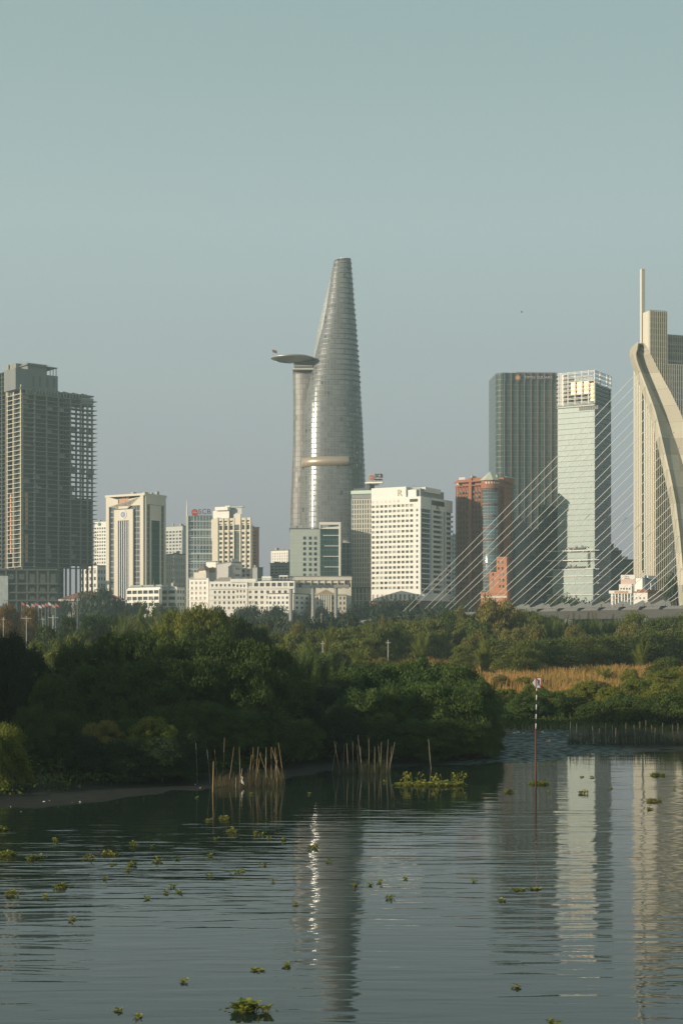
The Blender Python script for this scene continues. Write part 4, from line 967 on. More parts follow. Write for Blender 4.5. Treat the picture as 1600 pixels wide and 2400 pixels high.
# ---------------------------------------------------------------- cable stayed bridge
DP = 505.0
bridge = empty('cable_stayed_bridge', (PX(1600, DP), DP, 0)); B0 = Vector(bridge.location)
tag(bridge, 'pale concrete cable stayed bridge with one leaning hollow pylon and a fan of stays', 'bridge')
pyc = curtain('pylon_concrete', (.64, .59, .46), (.40, .36, .28), 500, 5.5, .01, .16, rough=.85, var=.42, lrough=.9)
prow = [(802, 1492, 1496, 1500, 1505), (805, 1488, 1495, 1502, 1510), (810, 1485, 1494, 1504, 1514), (818, 1483.5, 1493, 1500, 1519), (828, 1483.5, 1490, 1496, 1523.5),
        (840, 1487, 1491, 1503, 1530), (853, 1491, 1495, 1507.5, 1536), (882, 1502, 1506, 1519, 1551), (918, 1515.5, 1519.5, 1536, 1571), (961, 1531, 1535, 1556, 1592),
        (1001, 1541, 1545, 1575, 1608), (1044, 1551, 1555, 1591, 1623), (1124, 1569, 1573, 1616, 1646), (1178, 1579.5, 1583.5, 1628, 1658), (1250, 1588.5, 1592.5, 1642, 1671),
        (1323, 1595, 1599, 1654, 1682), (1440, 1602, 1606, 1668, 1695), (1500, 1604, 1608, 1672, 1700)]
ry = [r[0] for r in prow]
def pcol(k, y): return float(np.interp(y, ry, [r[k + 1] for r in prow]))
def pp(px, y, dy): return Vector((PX(px, DP), DP + dy, PZ(y, DP))) - B0
def strip(name, ka, kb, f0, f1, back0, back1, m, y0=802, off=0.0):
    """loft between two columns of the pylon outline, front depth f0..f1, back depth back0..back1"""
    mb = MB(); ys = [y for y in ry if y >= y0]
    fine = sorted(set(ys + list(np.arange(y0, 1500, 14))))
    for y in fine:
        a, c = (pcol(ka, y) if ka < 4 else pcol(3, y)), (pcol(kb, y) if kb < 4 else pcol(3, y) + off)
        mb.v += [pp(a, y, f0), pp(c, y, f1), pp(c, y, back1), pp(a, y, back0)]
    for k in range(len(fine) - 1):
        i = 4 * k
        for q in range(4): mb.f.append((i + q, i + (q + 1) % 4, i + 4 + (q + 1) % 4, i + 4 + q))
    mb.f.append((0, 3, 2, 1)); n = len(mb.v); mb.f.append((n - 4, n - 3, n - 2, n - 1))
    return mb.build(name, m, bridge, False)
strip('pylon_rib', 0, 1, 0.6, 0, 6.5, 6.5, pyc)
strip('pylon_web', 1, 2, .3, 2.58, 6.2, 6.2, pyc, 826)
mb = MB(); 
for y in (802, 805, 810, 818, 828):
    mb.v += [pp(pcol(1, y) - .01, y, 0.01), pp(pcol(2, y) + .01, y, 2.55), pp(pcol(2, y) + .01, y, 6), pp(pcol(1, y) - .01, y, 6)]
for k in range(4):
    for q in range(4): mb.f.append((4 * k + q, 4 * k + (q + 1) % 4, 4 * k + 4 + (q + 1) % 4, 4 * k + 4 + q))
mb.f.append((16, 17, 18, 19)); mb.f.append((0, 1, 2, 3)); mb.build('pylon_head', pyc, bridge)
strip('pylon_leg', 2, 3, 2.6, .2, 7, 7, pyc)
strip('pylon_back', 3, 4, 2.5, 7.0, 7.2, 8.5, pyc, 812, off=10)
# deck
def deckpt(px):
    D = float(np.interp(px, [500, 944, 1555, 1900], [700, 618, 513, 455])); return D
def dz(px): return float(np.interp(px, [400, 700, 944, 1250, 1900], [6, 13.5, 18.6, 20.3, 20.8]))
mb = MB(); st = list(range(480, 2000, 40))
for px in st:
    D = deckpt(px); z = dz(px); X = PX(px, D)
    for dx, dyy, zz in ((0, -12, 0), (0, -12, -1.0), (0, -7, -4.0), (0, 7, -4.0), (0, 12, -1.0), (0, 12, 0)):
        mb.v.append(Vector((X, D + dyy, z + zz)) - B0)
for k in range(len(st) - 1):
    for q in range(6): mb.f.append((6 * k + q, 6 * k + (q + 1) % 6, 6 * k + 6 + (q + 1) % 6, 6 * k + 6 + q))
mb.build('deck', mat('deck_concrete', (.17, .17, .165), nz=.5, scale=.1), bridge)
for px in (560, 760, 1050, 1330):
    mb = MB(); D = deckpt(px); q = Vector((PX(px, D), D, 0)) - B0; mb.box(q.x - 1.5, q.x + 1.5, q.y - 6, q.y + 6, -3, dz(px) - 3.9); mb.build('pier', conc, bridge)
hm = mat('anchor_grey', (.34, .34, .32), nz=.5, scale=.3); cm = mat('cable_sheath', (.72, .70, .64), rough=.45)
for k in range(14):
    xd = 1555 - 47 * (13 - k)
    for side in (0, 1):
        px = xd + (13 if side else 0); D = deckpt(px) + (9 if side else -10); X = PX(px, D); z = dz(px)
        if px > 1180:
            w0 = 40 * D / F
            mb = MB(); fr = Fr(Vector((X, D, z)) - B0, (1, 0, 0), (0, -1, 0))
            mb.prism(fr, [(-w0, 0), (4 * D / F, 0), (1.2 * D / F, 1.7), (-.3, 2.1), (-w0 * .5, .8)], -.7, .7); mb.build('anchor_housing', hm, bridge)
        sl_ = 1.02 - .17 * k / 13 - (.02 if side else 0)
        yd = HOR - (z + 1.6 - H) * F / D
        best = None
        for y in np.arange(858, 1440, 1.0):
            x = pcol(0, y) + 1.5 if side == 0 else pcol(2, y) + 2
            e = abs((yd - sl_ * (x - px)) - y)
            if best is None or e < best[0]: best = (e, y, x)
        y, x = best[1], best[2]
        P0 = Vector((X, D, z + 1.4)) - B0; P1 = pp(x, y, 0.3 if side == 0 else 2.2)
        mid = [P0.lerp(P1, t) - Vector((0, 0, 1.6 * 4 * t * (1 - t) * .6)) for t in (0, .15, .3, .45, .6, .75, .9, 1)]
        mb = MB(); mb.tube(mid, .105, 6); mb.build('stay_cable', cm, bridge, True)
for k in range(8):                          # right hand stays to the far span
    y = 880 + k * 44; mb = MB(); a = pp(pcol(3, y) + 3, y, 5); px = 1900 + k * 20
    mb.tube([a, Vector((PX(2250 - k * 60, 470), 490, 20.5)) - B0], .085, 6); mb.build('stay_cable', cm, bridge, True)
mb = MB()
for px in range(1000, 1960, 8):
    for sd in (-11.9, 11.7):
        D = deckpt(px) + sd; q = Vector((PX(px, D), D, dz(px))) - B0; mb.box(q.x - .05, q.x + .05, q.y, q.y + .1, q.z, q.z + 1.1)
mb.build('railing', steel, bridge)
# ---------------------------------------------------------------- concrete pillars and beam on the far quay
PB = mat('pillar_concrete', (.40, .38, .34), nz=.6, scale=.25, dark=.5)
for px, yt, lab in ((681.5, 1380, 'round concrete pillar at the left, free standing without beam'), (733.5, 1378, 'middle round concrete pillar under the raised grey beam'), (787, 1378, 'rightmost round concrete pillar under the raised beam')):
    D = 806; e = empty('concrete_pillar', (PX(px, D), D, 2)); tag(e, lab, 'pillar', 'concrete pillars on the quay')
    mb = MB(); zt = PZ(yt, D) - 2; mb.cyl(0, 0, -1, zt, 1.0, n=20); mb.build('shaft', PB, e, True)
    mb = MB(); mb.cyl(0, 0, zt * .42, zt * .42 + .9, 1.22, n=20); mb.cyl(0, 0, zt - .3, zt, 1.25, n=20) ; mb.build('collar', PB, e)
e = empty('raised_beam', (PX(765, 806), 806, PZ(1378, 806))); tag(e, 'raised grey segmented beam lying across two concrete pillars', 'beam')
s = 806 / F
for i, (a, c, m) in enumerate(((707, 733, mat('beam_blue', (.11, .13, .145), nz=.5)), (733.2, 782, MATS['beam_blue']), (782.2, 818, mat('beam_beige', (.34, .30, .25), nz=.4)))):
    mb = MB(); mb.box((a - 765) * s, (c - 765) * s, -1.3, 1.3, 0.05, 1.4); mb.box((a - 765) * s, (c - 765) * s, -1.0, 1.0, 1.4, 1.75); mb.build('beam_segment', m, e)

# ---------------------------------------------------------------- foliage
def rng_leaves(g, cl, N, size, flat=0.0, droop=0.0, asp=0.5):
    """cl: clumps (x,y,z,rx,ry,rz); returns leaf quads on and in their shells"""
    cl = np.array(cl); w = (cl[:, 3] * cl[:, 4] * cl[:, 5]) ** (2 / 3); idx = g.choice(len(cl), N, p=w / w.sum())
    d = g.normal(size=(N, 3)); d /= np.linalg.norm(d, axis=1)[:, None]
    d[:, 2] = np.where(d[:, 2] < -0.2, -d[:, 2] * g.random(N), d[:, 2])
    r = (0.40 + 0.95 * g.random(N) ** 0.8)[:, None]
    p = cl[idx, :3] + d * r * cl[idx, 3:6]
    nrm = d * (1 - flat) + g.normal(size=(N, 3)) * 0.75; nrm[:, 2] += 0.4 + flat * 2
    nrm /= np.linalg.norm(nrm, axis=1)[:, None]
    t = np.cross(nrm, g.normal(size=(N, 3))); t[:, 2] -= droop; t /= np.linalg.norm(t, axis=1)[:, None]
    b = np.cross(nrm, t); s = (size * (0.55 + 0.9 * g.random(N)))[:, None]
    return quads(p, t * s, b * s * asp)
def quads(p, t, b):
    v = np.stack([p - t, p + b * 1.0, p + t, p - b * 1.0], 1).reshape(-1, 3); return v
def qmesh(name, v, m, keep=True):
    v = np.asarray(v, dtype=np.float32); n = len(v) // 4
    if keep: v[:, 2] = np.maximum(v[:, 2], 0.0)
    me = bpy.data.meshes.new(name); me.vertices.add(4 * n); me.vertices.foreach_set('co', v.ravel())
    me.loops.add(4 * n); me.loops.foreach_set('vertex_index', np.arange(4 * n, dtype=np.int32))
    me.polygons.add(n); me.polygons.foreach_set('loop_start', np.arange(0, 4 * n, 4, dtype=np.int32))
    me.update(calc_edges=True); me.materials.append(m); return me
L_mang = leafmat('leaf_mangrove', (.024, .044, .010), (.080, .110, .020), .15, 2.2)
L_mid = leafmat('leaf_mid', (.030, .062, .014), (.095, .135, .028), .2, 2.2)
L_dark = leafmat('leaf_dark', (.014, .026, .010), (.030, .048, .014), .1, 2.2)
L_lit = leafmat('leaf_sunlit', (.085, .125, .018), (.20, .19, .03), .3, 2.5)  # sunlight on the crowns put into a brighter leaf colour
L_hedge = leafmat('leaf_hedge', (.052, .085, .018), (.20, .20, .042), .25, 2.5)
L_olive = leafmat('leaf_olive', (.12, .12, .03), (.22, .18, .05), .25, 2.5)
L_rust = leafmat('leaf_rust', (.26, .12, .035), (.16, .13, .04), .25, 2.5)
L_far = leafmat('leaf_far', (.040, .060, .035), (.070, .085, .045), .2, 2.5)
L_hya = leafmat('leaf_hyacinth', (.13, .19, .03), (.36, .31, .06), .3, 3)
L_gr = leafmat('grass_dry', (.50, .26, .09), (.26, .22, .06), .3, .06)
bark = mat('bark', (.13, .10, .07), scale=1.0)
def crown_dome(seed, nc, N, size, z0=.08, zc=.5, flat=0, droop=0, cr=(.2, .36), asp=.5, sq=.8):
    g = np.random.default_rng(seed); cl = []
    for i in range(nc):
        a = g.random() * 6.283; h = g.random(); rr = math.sqrt(max(0, 1 - (h * .95) ** 2)) * (.45 + .4 * g.random())
        c = cr[0] + (cr[1] - cr[0]) * g.random()
        cl.append((rr * math.cos(a), rr * math.sin(a), z0 + (1 - z0) * h * .82, c, c, c * sq * .75))
    cl.append((0, 0, zc * .6, .6, .6, .35))
    return rng_leaves(g, cl, N, size, flat, droop, asp)
def crown_tree(seed, nc, N, size, base=.3, flat=0, cr=(.18, .32)):
    g = np.random.default_rng(seed); cl = []
    for i in range(nc):
        a = g.random() * 6.283; h = g.random(); prof = math.sin(math.pi * (.15 + .75 * h)) ** .7
        rr = prof * (.3 + .55 * g.random()); c = cr[0] + (cr[1] - cr[0]) * g.random()
        cl.append((rr * math.cos(a), rr * math.sin(a), base + (1 - base) * (.08 + .82 * h), c, c, c * (.45 if flat else .6)))
    return rng_leaves(g, cl, N, size, flat)
def fronds(seed, nf, spread, asp=.035):
    g = np.random.default_rng(seed); out = []
    for f in range(nf):
        a = g.random() * 6.283; lean = spread * (.25 + .75 * g.random()); L = .75 + .35 * g.random(); n = 26
        px_, pz = 0.0, 0.0; ang = 1.45 - lean * .3; d2 = np.array([math.cos(a), math.sin(a)]); side = np.array([-d2[1], d2[0], 0])
        pts = []
        for k in range(n):
            pts.append((px_ * d2[0], px_ * d2[1], pz)); st_ = L / n
            px_ += math.cos(ang) * st_; pz += math.sin(ang) * st_; ang -= lean * 2.1 / n * (k / n * 1.8)
        pts = np.array(pts)
        for k in range(3, n - 1):
            t = pts[k + 1] - pts[k]; t /= np.linalg.norm(t); ll = .15 * math.sin(math.pi * (k / n) ** .7) + .04
            for sg in (-1, 1):
                d = side * sg * .7 + t * .75 + np.array([0, 0, -.25 + .2 * g.random()]); d = d / np.linalg.norm(d) * ll
                b = t * .012; out += [pts[k] - b, pts[k] + b, pts[k] + d + b * .2, pts[k] + d - b * .2]
        w = side * .006
        for k in range(0, n - 2, 2): out += [pts[k] - w, pts[k] + w, pts[k + 2] + w, pts[k + 2] - w]
    return np.array(out)
def norm(v):
    v = v.copy(); z = np.percentile(v[:, 2], 99.3); r = np.percentile(np.hypot(v[:, 0], v[:, 1]), 97); v[:, 2] /= z; v[:, :2] /= r; return v
PROTO = {
 'mang': [qmesh('crown', norm(crown_dome(i, 110, 42000, .021, cr=(.09, .22), asp=.36)), L_mang) for i in (1, 2, 3)],
 'broad': [qmesh('crown', norm(crown_dome(10 + i, 70, 24000, .026, cr=(.10, .24), droop=.5, asp=.5)), L_lit) for i in (1, 2, 3)],
 'vine': [qmesh('crown', norm(crown_dome(20 + i, 60, 15000, .030, cr=(.10, .26), droop=.6)), L_hedge) for i in (1, 2, 3)],
 'flat': [qmesh('crown', norm(crown_dome(30 + i, 50, 13000, .030, flat=.6, cr=(.22, .4), sq=.45)), L_hedge) for i in (1, 2)],
 'bush': [qmesh('crown', norm(crown_dome(40 + i, 70, 22000, .025, cr=(.10, .26), asp=.45)), L_hedge) for i in (1, 2, 3)],
 'far': [qmesh('crown', norm(crown_dome(50 + i, 22, 6000, .05, z0=.18, cr=(.22, .4))), L_far) for i in (1, 2, 3, 4)],
 'tall': [qmesh('crown', norm(crown_tree(60 + i, 44, 14000, .034, base=.12)), L_lit) for i in (1, 2)],
 'nipa': [qmesh('fronds', norm(fronds(70 + i, 30, 1.0)), L_hedge) for i in (1, 2, 3)],
}
def trunk_mesh(seed):
    r = random.Random(seed); mb = MB(); mb.tube([(0, 0, -.05), (.01, 0, .25), (r.uniform(-.05, .05), r.uniform(-.05, .05), .6)], [.045, .032, .02], 7)
    for k in range(6):
        a = r.random() * 6.28; h = r.uniform(.18, .45); q = r.uniform(.3, .55)
        mb.tube([(0, 0, h), (math.cos(a) * q * .5, math.sin(a) * q * .5, h + .12), (math.cos(a) * q, math.sin(a) * q, h + .32)], [.02, .013, .006], 5)
    me = mb.build('trunk', bark); d = me.data; bpy.data.objects.remove(me); return d
TR = [trunk_mesh(i) for i in (1, 2, 3)]
LAND = [(-1e9, 'concrete tower'), (235, 'emblem tower'), (405, 'mast tower'), (500, 'pilaster tower'), (610, 'skyline gap'), (680, 'curved skyscraper'), (860, 'white hotel'),
        (1058, 'brick tower'), (1206, 'dark glass tower'), (1306, 'pale glass tower'), (1440, 'bridge pylon')]
def landmark(px):
    r = LAND[0][1]
    for a, n in LAND:
        if px >= a: r = n
    return r
ORD = ['leftmost', 'second', 'third', 'fourth', 'fifth', 'sixth', 'seventh', 'eighth', 'ninth', 'tenth', 'eleventh', 'twelfth']
PENDING = []
def relabel():
    d = {}
    for o, phrase, px in PENDING: d.setdefault((phrase, landmark(px)), []).append((px, o))
    for (ph, lm), l in d.items():
        l.sort(key=lambda t: t[0])
        for i, (px, o) in enumerate(l):
            pos = '' if len(l) == 1 else (', leftmost' if i == 0 else ', rightmost' if i == len(l) - 1 else ', %s from left' % ORD[min(i, 11)])
            o['label'] = '%s below the %s%s' % (ph, lm, pos)
seedc = [0]
def T(kind, px, D, yt, wpx, phrase, name='tree', cat='tree', m=None, group=None, zb=None, lift=0.0):
    seedc[0] += 1; r = random.Random(seedc[0] * 7 + int(px))
    X = PX(px, D); z = gz(X, D) - .15 if zb is None else zb; h = PZ(yt, D) - z; w = wpx * D / F / 2
    e = empty(name, (X, D, z), r.random() * 6.28)
    ob = link('crown' if kind != 'nipa' else 'fronds', r.choice(PROTO[kind]), None, e)
    ob.scale = (w * r.uniform(.95, 1.1), w * r.uniform(.9, 1.1), h * (1 - lift)); ob.location.z = h * lift
    if m: ob.material_slots[0].link = 'OBJECT'; ob.material_slots[0].material = m
    if kind != 'nipa':
        t = link('trunk', r.choice(TR), None, e); t.scale = (w * .6, w * .6, h)
    else: ob.rotation_euler.z = r.random() * 6
    e['category'] = cat
    if group: e['group'] = group
    PENDING.append((e, phrase, px)); return e
# far bank trees
for px, yt, w, D in [(228, 1383, 88, 815), (158, 1409, 36, 820), (196, 1404, 46, 818), (268, 1402, 50, 822), (296, 1418, 46, 816), (332, 1414, 50, 822), (366, 1418, 40, 818), (404, 1424, 44, 823),
                     (446, 1430, 40, 820), (486, 1432, 44, 818), (520, 1426, 48, 822), (556, 1430, 44, 818), (590, 1421, 52, 824), (628, 1432, 44, 818), (652, 1423, 44, 822), (686, 1432, 46, 818),
                     (712, 1436, 40, 822), (750, 1426, 46, 818), (786, 1434, 40, 822), (828, 1420, 50, 818), (866, 1413, 56, 822), (900, 1410, 54, 818), (938, 1412, 56, 822), (974, 1408, 50, 818),
                     (1012, 1414, 56, 822), (1050, 1416, 50, 818), (1090, 1412, 46, 820), (1300, 1398, 40, 822), (1336, 1402, 46, 818), (1366, 1412, 40, 822), (1412, 1404, 34, 818), (1578, 1354, 44, 826), (1240, 1418, 40, 820),
                     (16, 1418, 40, 818), (60, 1424, 44, 822), (104, 1426, 40, 818)]:
    T('far', px, D, yt, w * 1.35, 'hazy grey-green tree across the river', m=None, group='trees on the far quay')
# back of the near bank, left
for px, yt, w, D in [(20, 1424, 74, 470), (72, 1428, 70, 480)]:
    T('vine', px, D, yt, w, 'rust coloured leafy tree on the near bank', m=L_rust)
for px, yt, w, D in [(160, 1450, 70, 420), (215, 1444, 90, 410), (250, 1448, 80, 430), (110, 1470, 80, 380), (190, 1478, 90, 350)]:
    T('vine', px, D, yt, w, 'dull green tree behind the palms', m=L_mang)
for px, yt, w, D in [(292, 1430, 70, 330), (320, 1426, 80, 335), (352, 1424, 80, 330), (276, 1452, 60, 300), (375, 1440, 60, 310)]:
    T('nipa', px, D, yt, w, 'tall feathery palm clump', 'palm_clump', 'palm')
for px, yt, w, D in [(404, 1440, 104, 236), (462, 1429, 118, 232), (505, 1436, 104, 238), (384, 1478, 90, 222), (445, 1470, 100, 220)]:
    T('broad', px, D, yt, w, 'dense tree in sunlit yellow-green', m=L_lit)
for px, yt, w, D in [(556, 1452, 110, 245), (604, 1474, 84, 250), (520, 1480, 90, 225)]:
    T('broad', px, D, yt, w, 'dense tree in a shaded deep green', m=L_mang)  # shade on the cluster's right side put into a darker leaf colour
for px, yt, w, D in [(90, 1508, 96, 270), (140, 1500, 80, 262), (178, 1494, 90, 268), (215, 1510, 90, 250), (130, 1528, 90, 236), (242, 1530, 90, 235)]:
    T('vine', px, D, yt, w, 'vine covered shrub on the middle bank', 'shrub', 'shrub')
# dark waterside mass, left
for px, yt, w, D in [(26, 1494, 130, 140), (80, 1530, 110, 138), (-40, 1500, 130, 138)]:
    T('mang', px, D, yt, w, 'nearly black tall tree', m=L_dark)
for px, yt, w, D in [(180, 1520, 150, 150), (260, 1494, 150, 152), (330, 1490, 170, 152), (410, 1500, 190, 150), (500, 1500, 190, 148), (590, 1510, 190, 148), (655, 1530, 160, 150)]:
    T('mang', px, D, yt, w, 'large soft dark green mangrove behind the front row', 'mangrove_tree', 'mangrove')
for px, yt, w, D in [(120, 1590, 140, 132), (200, 1566, 160, 134), (280, 1560, 170, 134), (370, 1552, 190, 135), (460, 1550, 190, 137), (560, 1560, 190, 138), (640, 1580, 170, 140), (700, 1600, 130, 143)]:
    T('mang', px, D, yt, w, 'broad dark mangrove in the second row', 'mangrove_tree', 'mangrove')
for px, yt, w, D in [(70, 1660, 120, 122), (150, 1672, 130, 124), (300, 1690, 150, 124), (395, 1660, 160, 127), (480, 1650, 150, 130), (560, 1668, 150, 131), (640, 1672, 150, 132), (705, 1690, 120, 136)]:
    T('mang', px, D, yt, w, 'low shaded mangrove at the waterline', 'mangrove_tree', 'mangrove')
for px, yt, w, D in [(24, 1702, 104, 112), (-20, 1716, 90, 110)]: T('bush', px, D, yt, w, 'bright green round bush on the left bank', 'bush', 'bush', m=L_lit)
for px, yt, w, D in [(245, 1694, 110, 121), (356, 1686, 130, 121)]: T('broad', px, D, yt, w, 'small bush in sunlit yellow-green among the dark mangroves', 'bush', 'bush', m=L_olive if px < 300 else L_lit, lift=.3)  # bright leaf colour stands for sun on the mangrove crowns
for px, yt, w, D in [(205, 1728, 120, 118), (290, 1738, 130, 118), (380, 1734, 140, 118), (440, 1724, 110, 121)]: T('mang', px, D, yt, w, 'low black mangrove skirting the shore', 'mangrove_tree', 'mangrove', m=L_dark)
# palms and mangroves, centre
for px, yt, w, D in [(700, 1524, 110, 190), (745, 1516, 110, 195), (672, 1540, 90, 188), (790, 1532, 90, 200), (735, 1560, 90, 165), (700, 1590, 80, 160), (770, 1590, 90, 165), (812, 1560, 60, 190)]:
    T('nipa', px, D, yt, w, 'dark water palm clump between the mangroves', 'palm_clump', 'palm', m=L_mang)
for px, yt, w, D in [(770, 1610, 130, 146), (730, 1650, 120, 140), (800, 1660, 130, 138), (780, 1600, 110, 152)]:
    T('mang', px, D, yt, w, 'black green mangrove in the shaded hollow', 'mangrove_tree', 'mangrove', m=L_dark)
for px, yt, w, D in [(860, 1564, 150, 170), (930, 1556, 150, 172), (1000, 1552, 160, 170), (1070, 1562, 140, 168), (820, 1578, 110, 168), (1120, 1596, 110, 165)]:
    T('mang' if px % 20 else 'bush', px, D, yt, w, 'rounded green mangrove in the back row', 'mangrove_tree', 'mangrove', m=L_mid)
for px, yt, w, D in [(850, 1620, 150, 142), (930, 1612, 160, 145), (1010, 1606, 170, 146), (1080, 1620, 150, 146), (1135, 1660, 96, 147), (900, 1690, 140, 138), (990, 1690, 150, 139), (1070, 1690, 150, 141), (1125, 1716, 90, 142)]:
    T('mang', px, D, yt, w, 'dense waterside mangrove in the middle bank', 'mangrove_tree', 'mangrove', m=L_mid if yt < 1640 else None)
# right hand bank
for px, yt, w, D in [(1180, 1690, 80, 186), (1230, 1668, 90, 190), (1290, 1660, 110, 192), (1340, 1640, 120, 194), (1400, 1652, 120, 190), (1460, 1636, 120, 188), (1520, 1640, 120, 186), (1580, 1630, 130, 184), (1640, 1640, 120, 184), (1700, 1640, 120, 184)]:
    T('bush', px, D, yt - 22 + 22 * ((px // 10) % 3 - 1) * .8, w * .95, 'dark leafy bush along the mudflat', 'bush', 'bush', m=L_mid if (px // 10) % 2 else L_mang)
for px, yt, w, D in [(1170, 1608, 80, 232), (1225, 1624, 90, 226), (1280, 1636, 90, 222), (1345, 1612, 110, 224), (1395, 1622, 100, 220), (1450, 1600, 110, 228), (1510, 1592, 120, 230), (1565, 1586, 120, 232), (1620, 1590, 120, 232)]:
    T('bush', px, D, yt - 10 + 14 * ((px // 5) % 3 - 1), w * .85, 'sunlit green bush on the bank slope', 'bush', 'bush', m=L_lit if (px // 5) % 3 else L_olive)
for px, yt, w, D in [(1165, 1580, 70, 285), (1205, 1592, 80, 275), (1262, 1600, 80, 265), (1310, 1598, 80, 268), (1140, 1570, 70, 300), (1380, 1590, 90, 280)]:
    T('vine', px, D, yt, w, 'low tangled shrub beside the dry grass', 'shrub', 'shrub')
for px, yt, w, D in [(1195, 1606, 60, 245), (1300, 1590, 80, 250), (1240, 1612, 60, 240)]:
    T('nipa', px, D, yt, w, 'small arching palm in the slope scrub', 'palm_clump', 'palm', m=L_lit)
for px, yt, w, D in [(1190, 1616, 70, 214), (1252, 1606, 80, 216), (1325, 1622, 90, 208), (1372, 1600, 80, 216), (1432, 1612, 90, 206), (1492, 1596, 90, 212), (1548, 1604, 90, 206), (1598, 1594, 90, 212), (1478, 1570, 70, 240), (1590, 1566, 80, 244), (1225, 1588, 60, 240), (1530, 1578, 60, 238)]:
    T('vine' if px % 4 else 'broad', px, D, yt, w, 'yellow-green leafy shrub on the lower bank', 'shrub', 'shrub', m=L_lit)
# middle distance hedges
for px, yt, w, D in [(640, 1448, 90, 560), (700, 1452, 90, 555), (765, 1446, 100, 565), (830, 1442, 100, 560), (890, 1440, 100, 555), (945, 1436, 100, 560), (1000, 1430, 90, 555), (590, 1450, 90, 560), (530, 1446, 90, 565), (1046, 1432, 70, 540)]:
    T('far', px, D, yt, w, 'hazy dark green tree by the low bridge end')
for px, yt, w, D in [(1010, 1452, 100, 470), (1070, 1436, 90, 470), (1120, 1440, 90, 475), (1240, 1436, 90, 470), (1290, 1448, 80, 470), (950, 1458, 100, 460), (880, 1462, 100, 460)]:
    T('broad', px, D, yt, w, 'full green tree hiding the bridge deck', m=L_hedge)
for px, yt, w, D in [(650, 1486, 80, 350), (690, 1488, 110, 345), (740, 1478, 100, 372), (790, 1474, 110, 380), (840, 1470, 110, 392), (884, 1476, 100, 370), (930, 1466, 90, 400), (975, 1458, 90, 420),
                     (1020, 1456, 90, 410), (1090, 1452, 80, 418), (1130, 1462, 90, 390), (720, 1508, 90, 320), (800, 1504, 100, 330), (850, 1500, 90, 340)]:
    T('vine', px, D, yt, w, 'creeper covered tree in the middle distance')
for px, yt, w, D in [(1050, 1438, 70, 440), (1020, 1446, 60, 445)]: T('vine', px, D, yt, w, 'dark crowned tree of the back hedge', m=L_mang)
T('tall', 1164, 400, 1407, 104, 'tall olive feathery tree', m=L_olive); T('tall', 1210, 410, 1432, 70, 'smaller olive tree beside the tall feathery one', m=L_olive)
for px, yt, w, D in [(1120, 1480, 80, 360), (1200, 1476, 90, 370), (1250, 1468, 90, 380), (1100, 1496, 80, 345)]:
    T('vine', px, D, yt, w, 'olive and rust scrub tree in the hedge', m=L_olive)
for px, yt, w, D in [(1290, 1452, 50, 420), (1316, 1446, 56, 425), (1342, 1444, 60, 420), (1372, 1442, 60, 425), (1402, 1444, 60, 420), (1430, 1450, 50, 425), (1358, 1456, 50, 400)]:
    T('nipa', px, D, yt, w, 'spiky palm standing in the far hedge', 'palm_clump', 'palm', m=L_mang)
for px, yt, w, D in [(1260, 1448, 80, 440), (1310, 1462, 90, 430), (1380, 1466, 90, 430), (1440, 1462, 90, 430), (1490, 1442, 90, 420), (1540, 1456, 100, 410), (1590, 1448, 110, 410), (1650, 1450, 110, 410)]:
    T('flat', px, D, yt - 5, w, 'layered green tree of the far hedge')
for px, yt, w, D in [(960, 1494, 110, 535), (1030, 1490, 120, 530), (1090, 1500, 110, 520), (1160, 1500, 120, 320), (1230, 1500, 120, 318), (1300, 1498, 130, 325), (1370, 1492, 130, 335), (1440, 1488, 130, 340), (1510, 1482, 130, 345),
                     (1580, 1478, 140, 350), (1650, 1480, 140, 350), (1215, 1520, 120, 290), (1080, 1516, 70, 300), (1560, 1542, 110, 262)]:
    T('flat', px, D, yt, w, 'spreading flat topped shrub', 'shrub', 'shrub')
for px, yt, w, D in [(890, 1546, 90, 240), (960, 1548, 70, 240), (860, 1552, 80, 235)]:
    T('vine', px, D, yt, w, 'olive shrub rising behind the mangroves', 'shrub', 'shrub', m=L_olive)
for px, yt, w, D in [(700, 1462, 50, 430), (905, 1450, 46, 430), (1078, 1428, 50, 450), (1345, 1470, 60, 380), (1470, 1466, 60, 390), (620, 1466, 50, 400)]:
    T('tall', px, D, yt, w, 'slender feathery tree rising from the hedge', m=L_olive)
for px, yt, w, D in [(770, 1470, 60, 360), (985, 1480, 60, 350), (1135, 1500, 60, 305), (1500, 1500, 60, 330), (1415, 1560, 60, 262), (840, 1515, 60, 300)]:
    T('nipa', px, D, yt, w, 'loose palm tuft between shrubs', 'palm_clump', 'palm', m=L_lit)
relabel()
# unseen grove added outside the frame to throw evening shade on the left bank
GR = [(x, y) for x, y in [(-48 - 11 * (k % 6), 98 + 11 * (k // 6) + 5 * (k % 2)) for k in range(30)] if y > 123 + (x + 8) * .534]
for i, (x, y) in enumerate(GR):
    r = random.Random(i); z = max(gz(x, y), 0) - .2; e = empty('mangrove_tree', (x, y, z), r.random() * 6)
    c_ = link('crown', PROTO['mang'][i % 3], None, e); c_.scale = (7.5, 7.5, r.uniform(13, 17)); t = link('trunk', TR[i % 3], None, e); t.scale = (4, 4, 12)
    tag(e, 'unseen tall mangrove added beyond the left edge to shade the bank', 'mangrove', 'added shade mangroves')

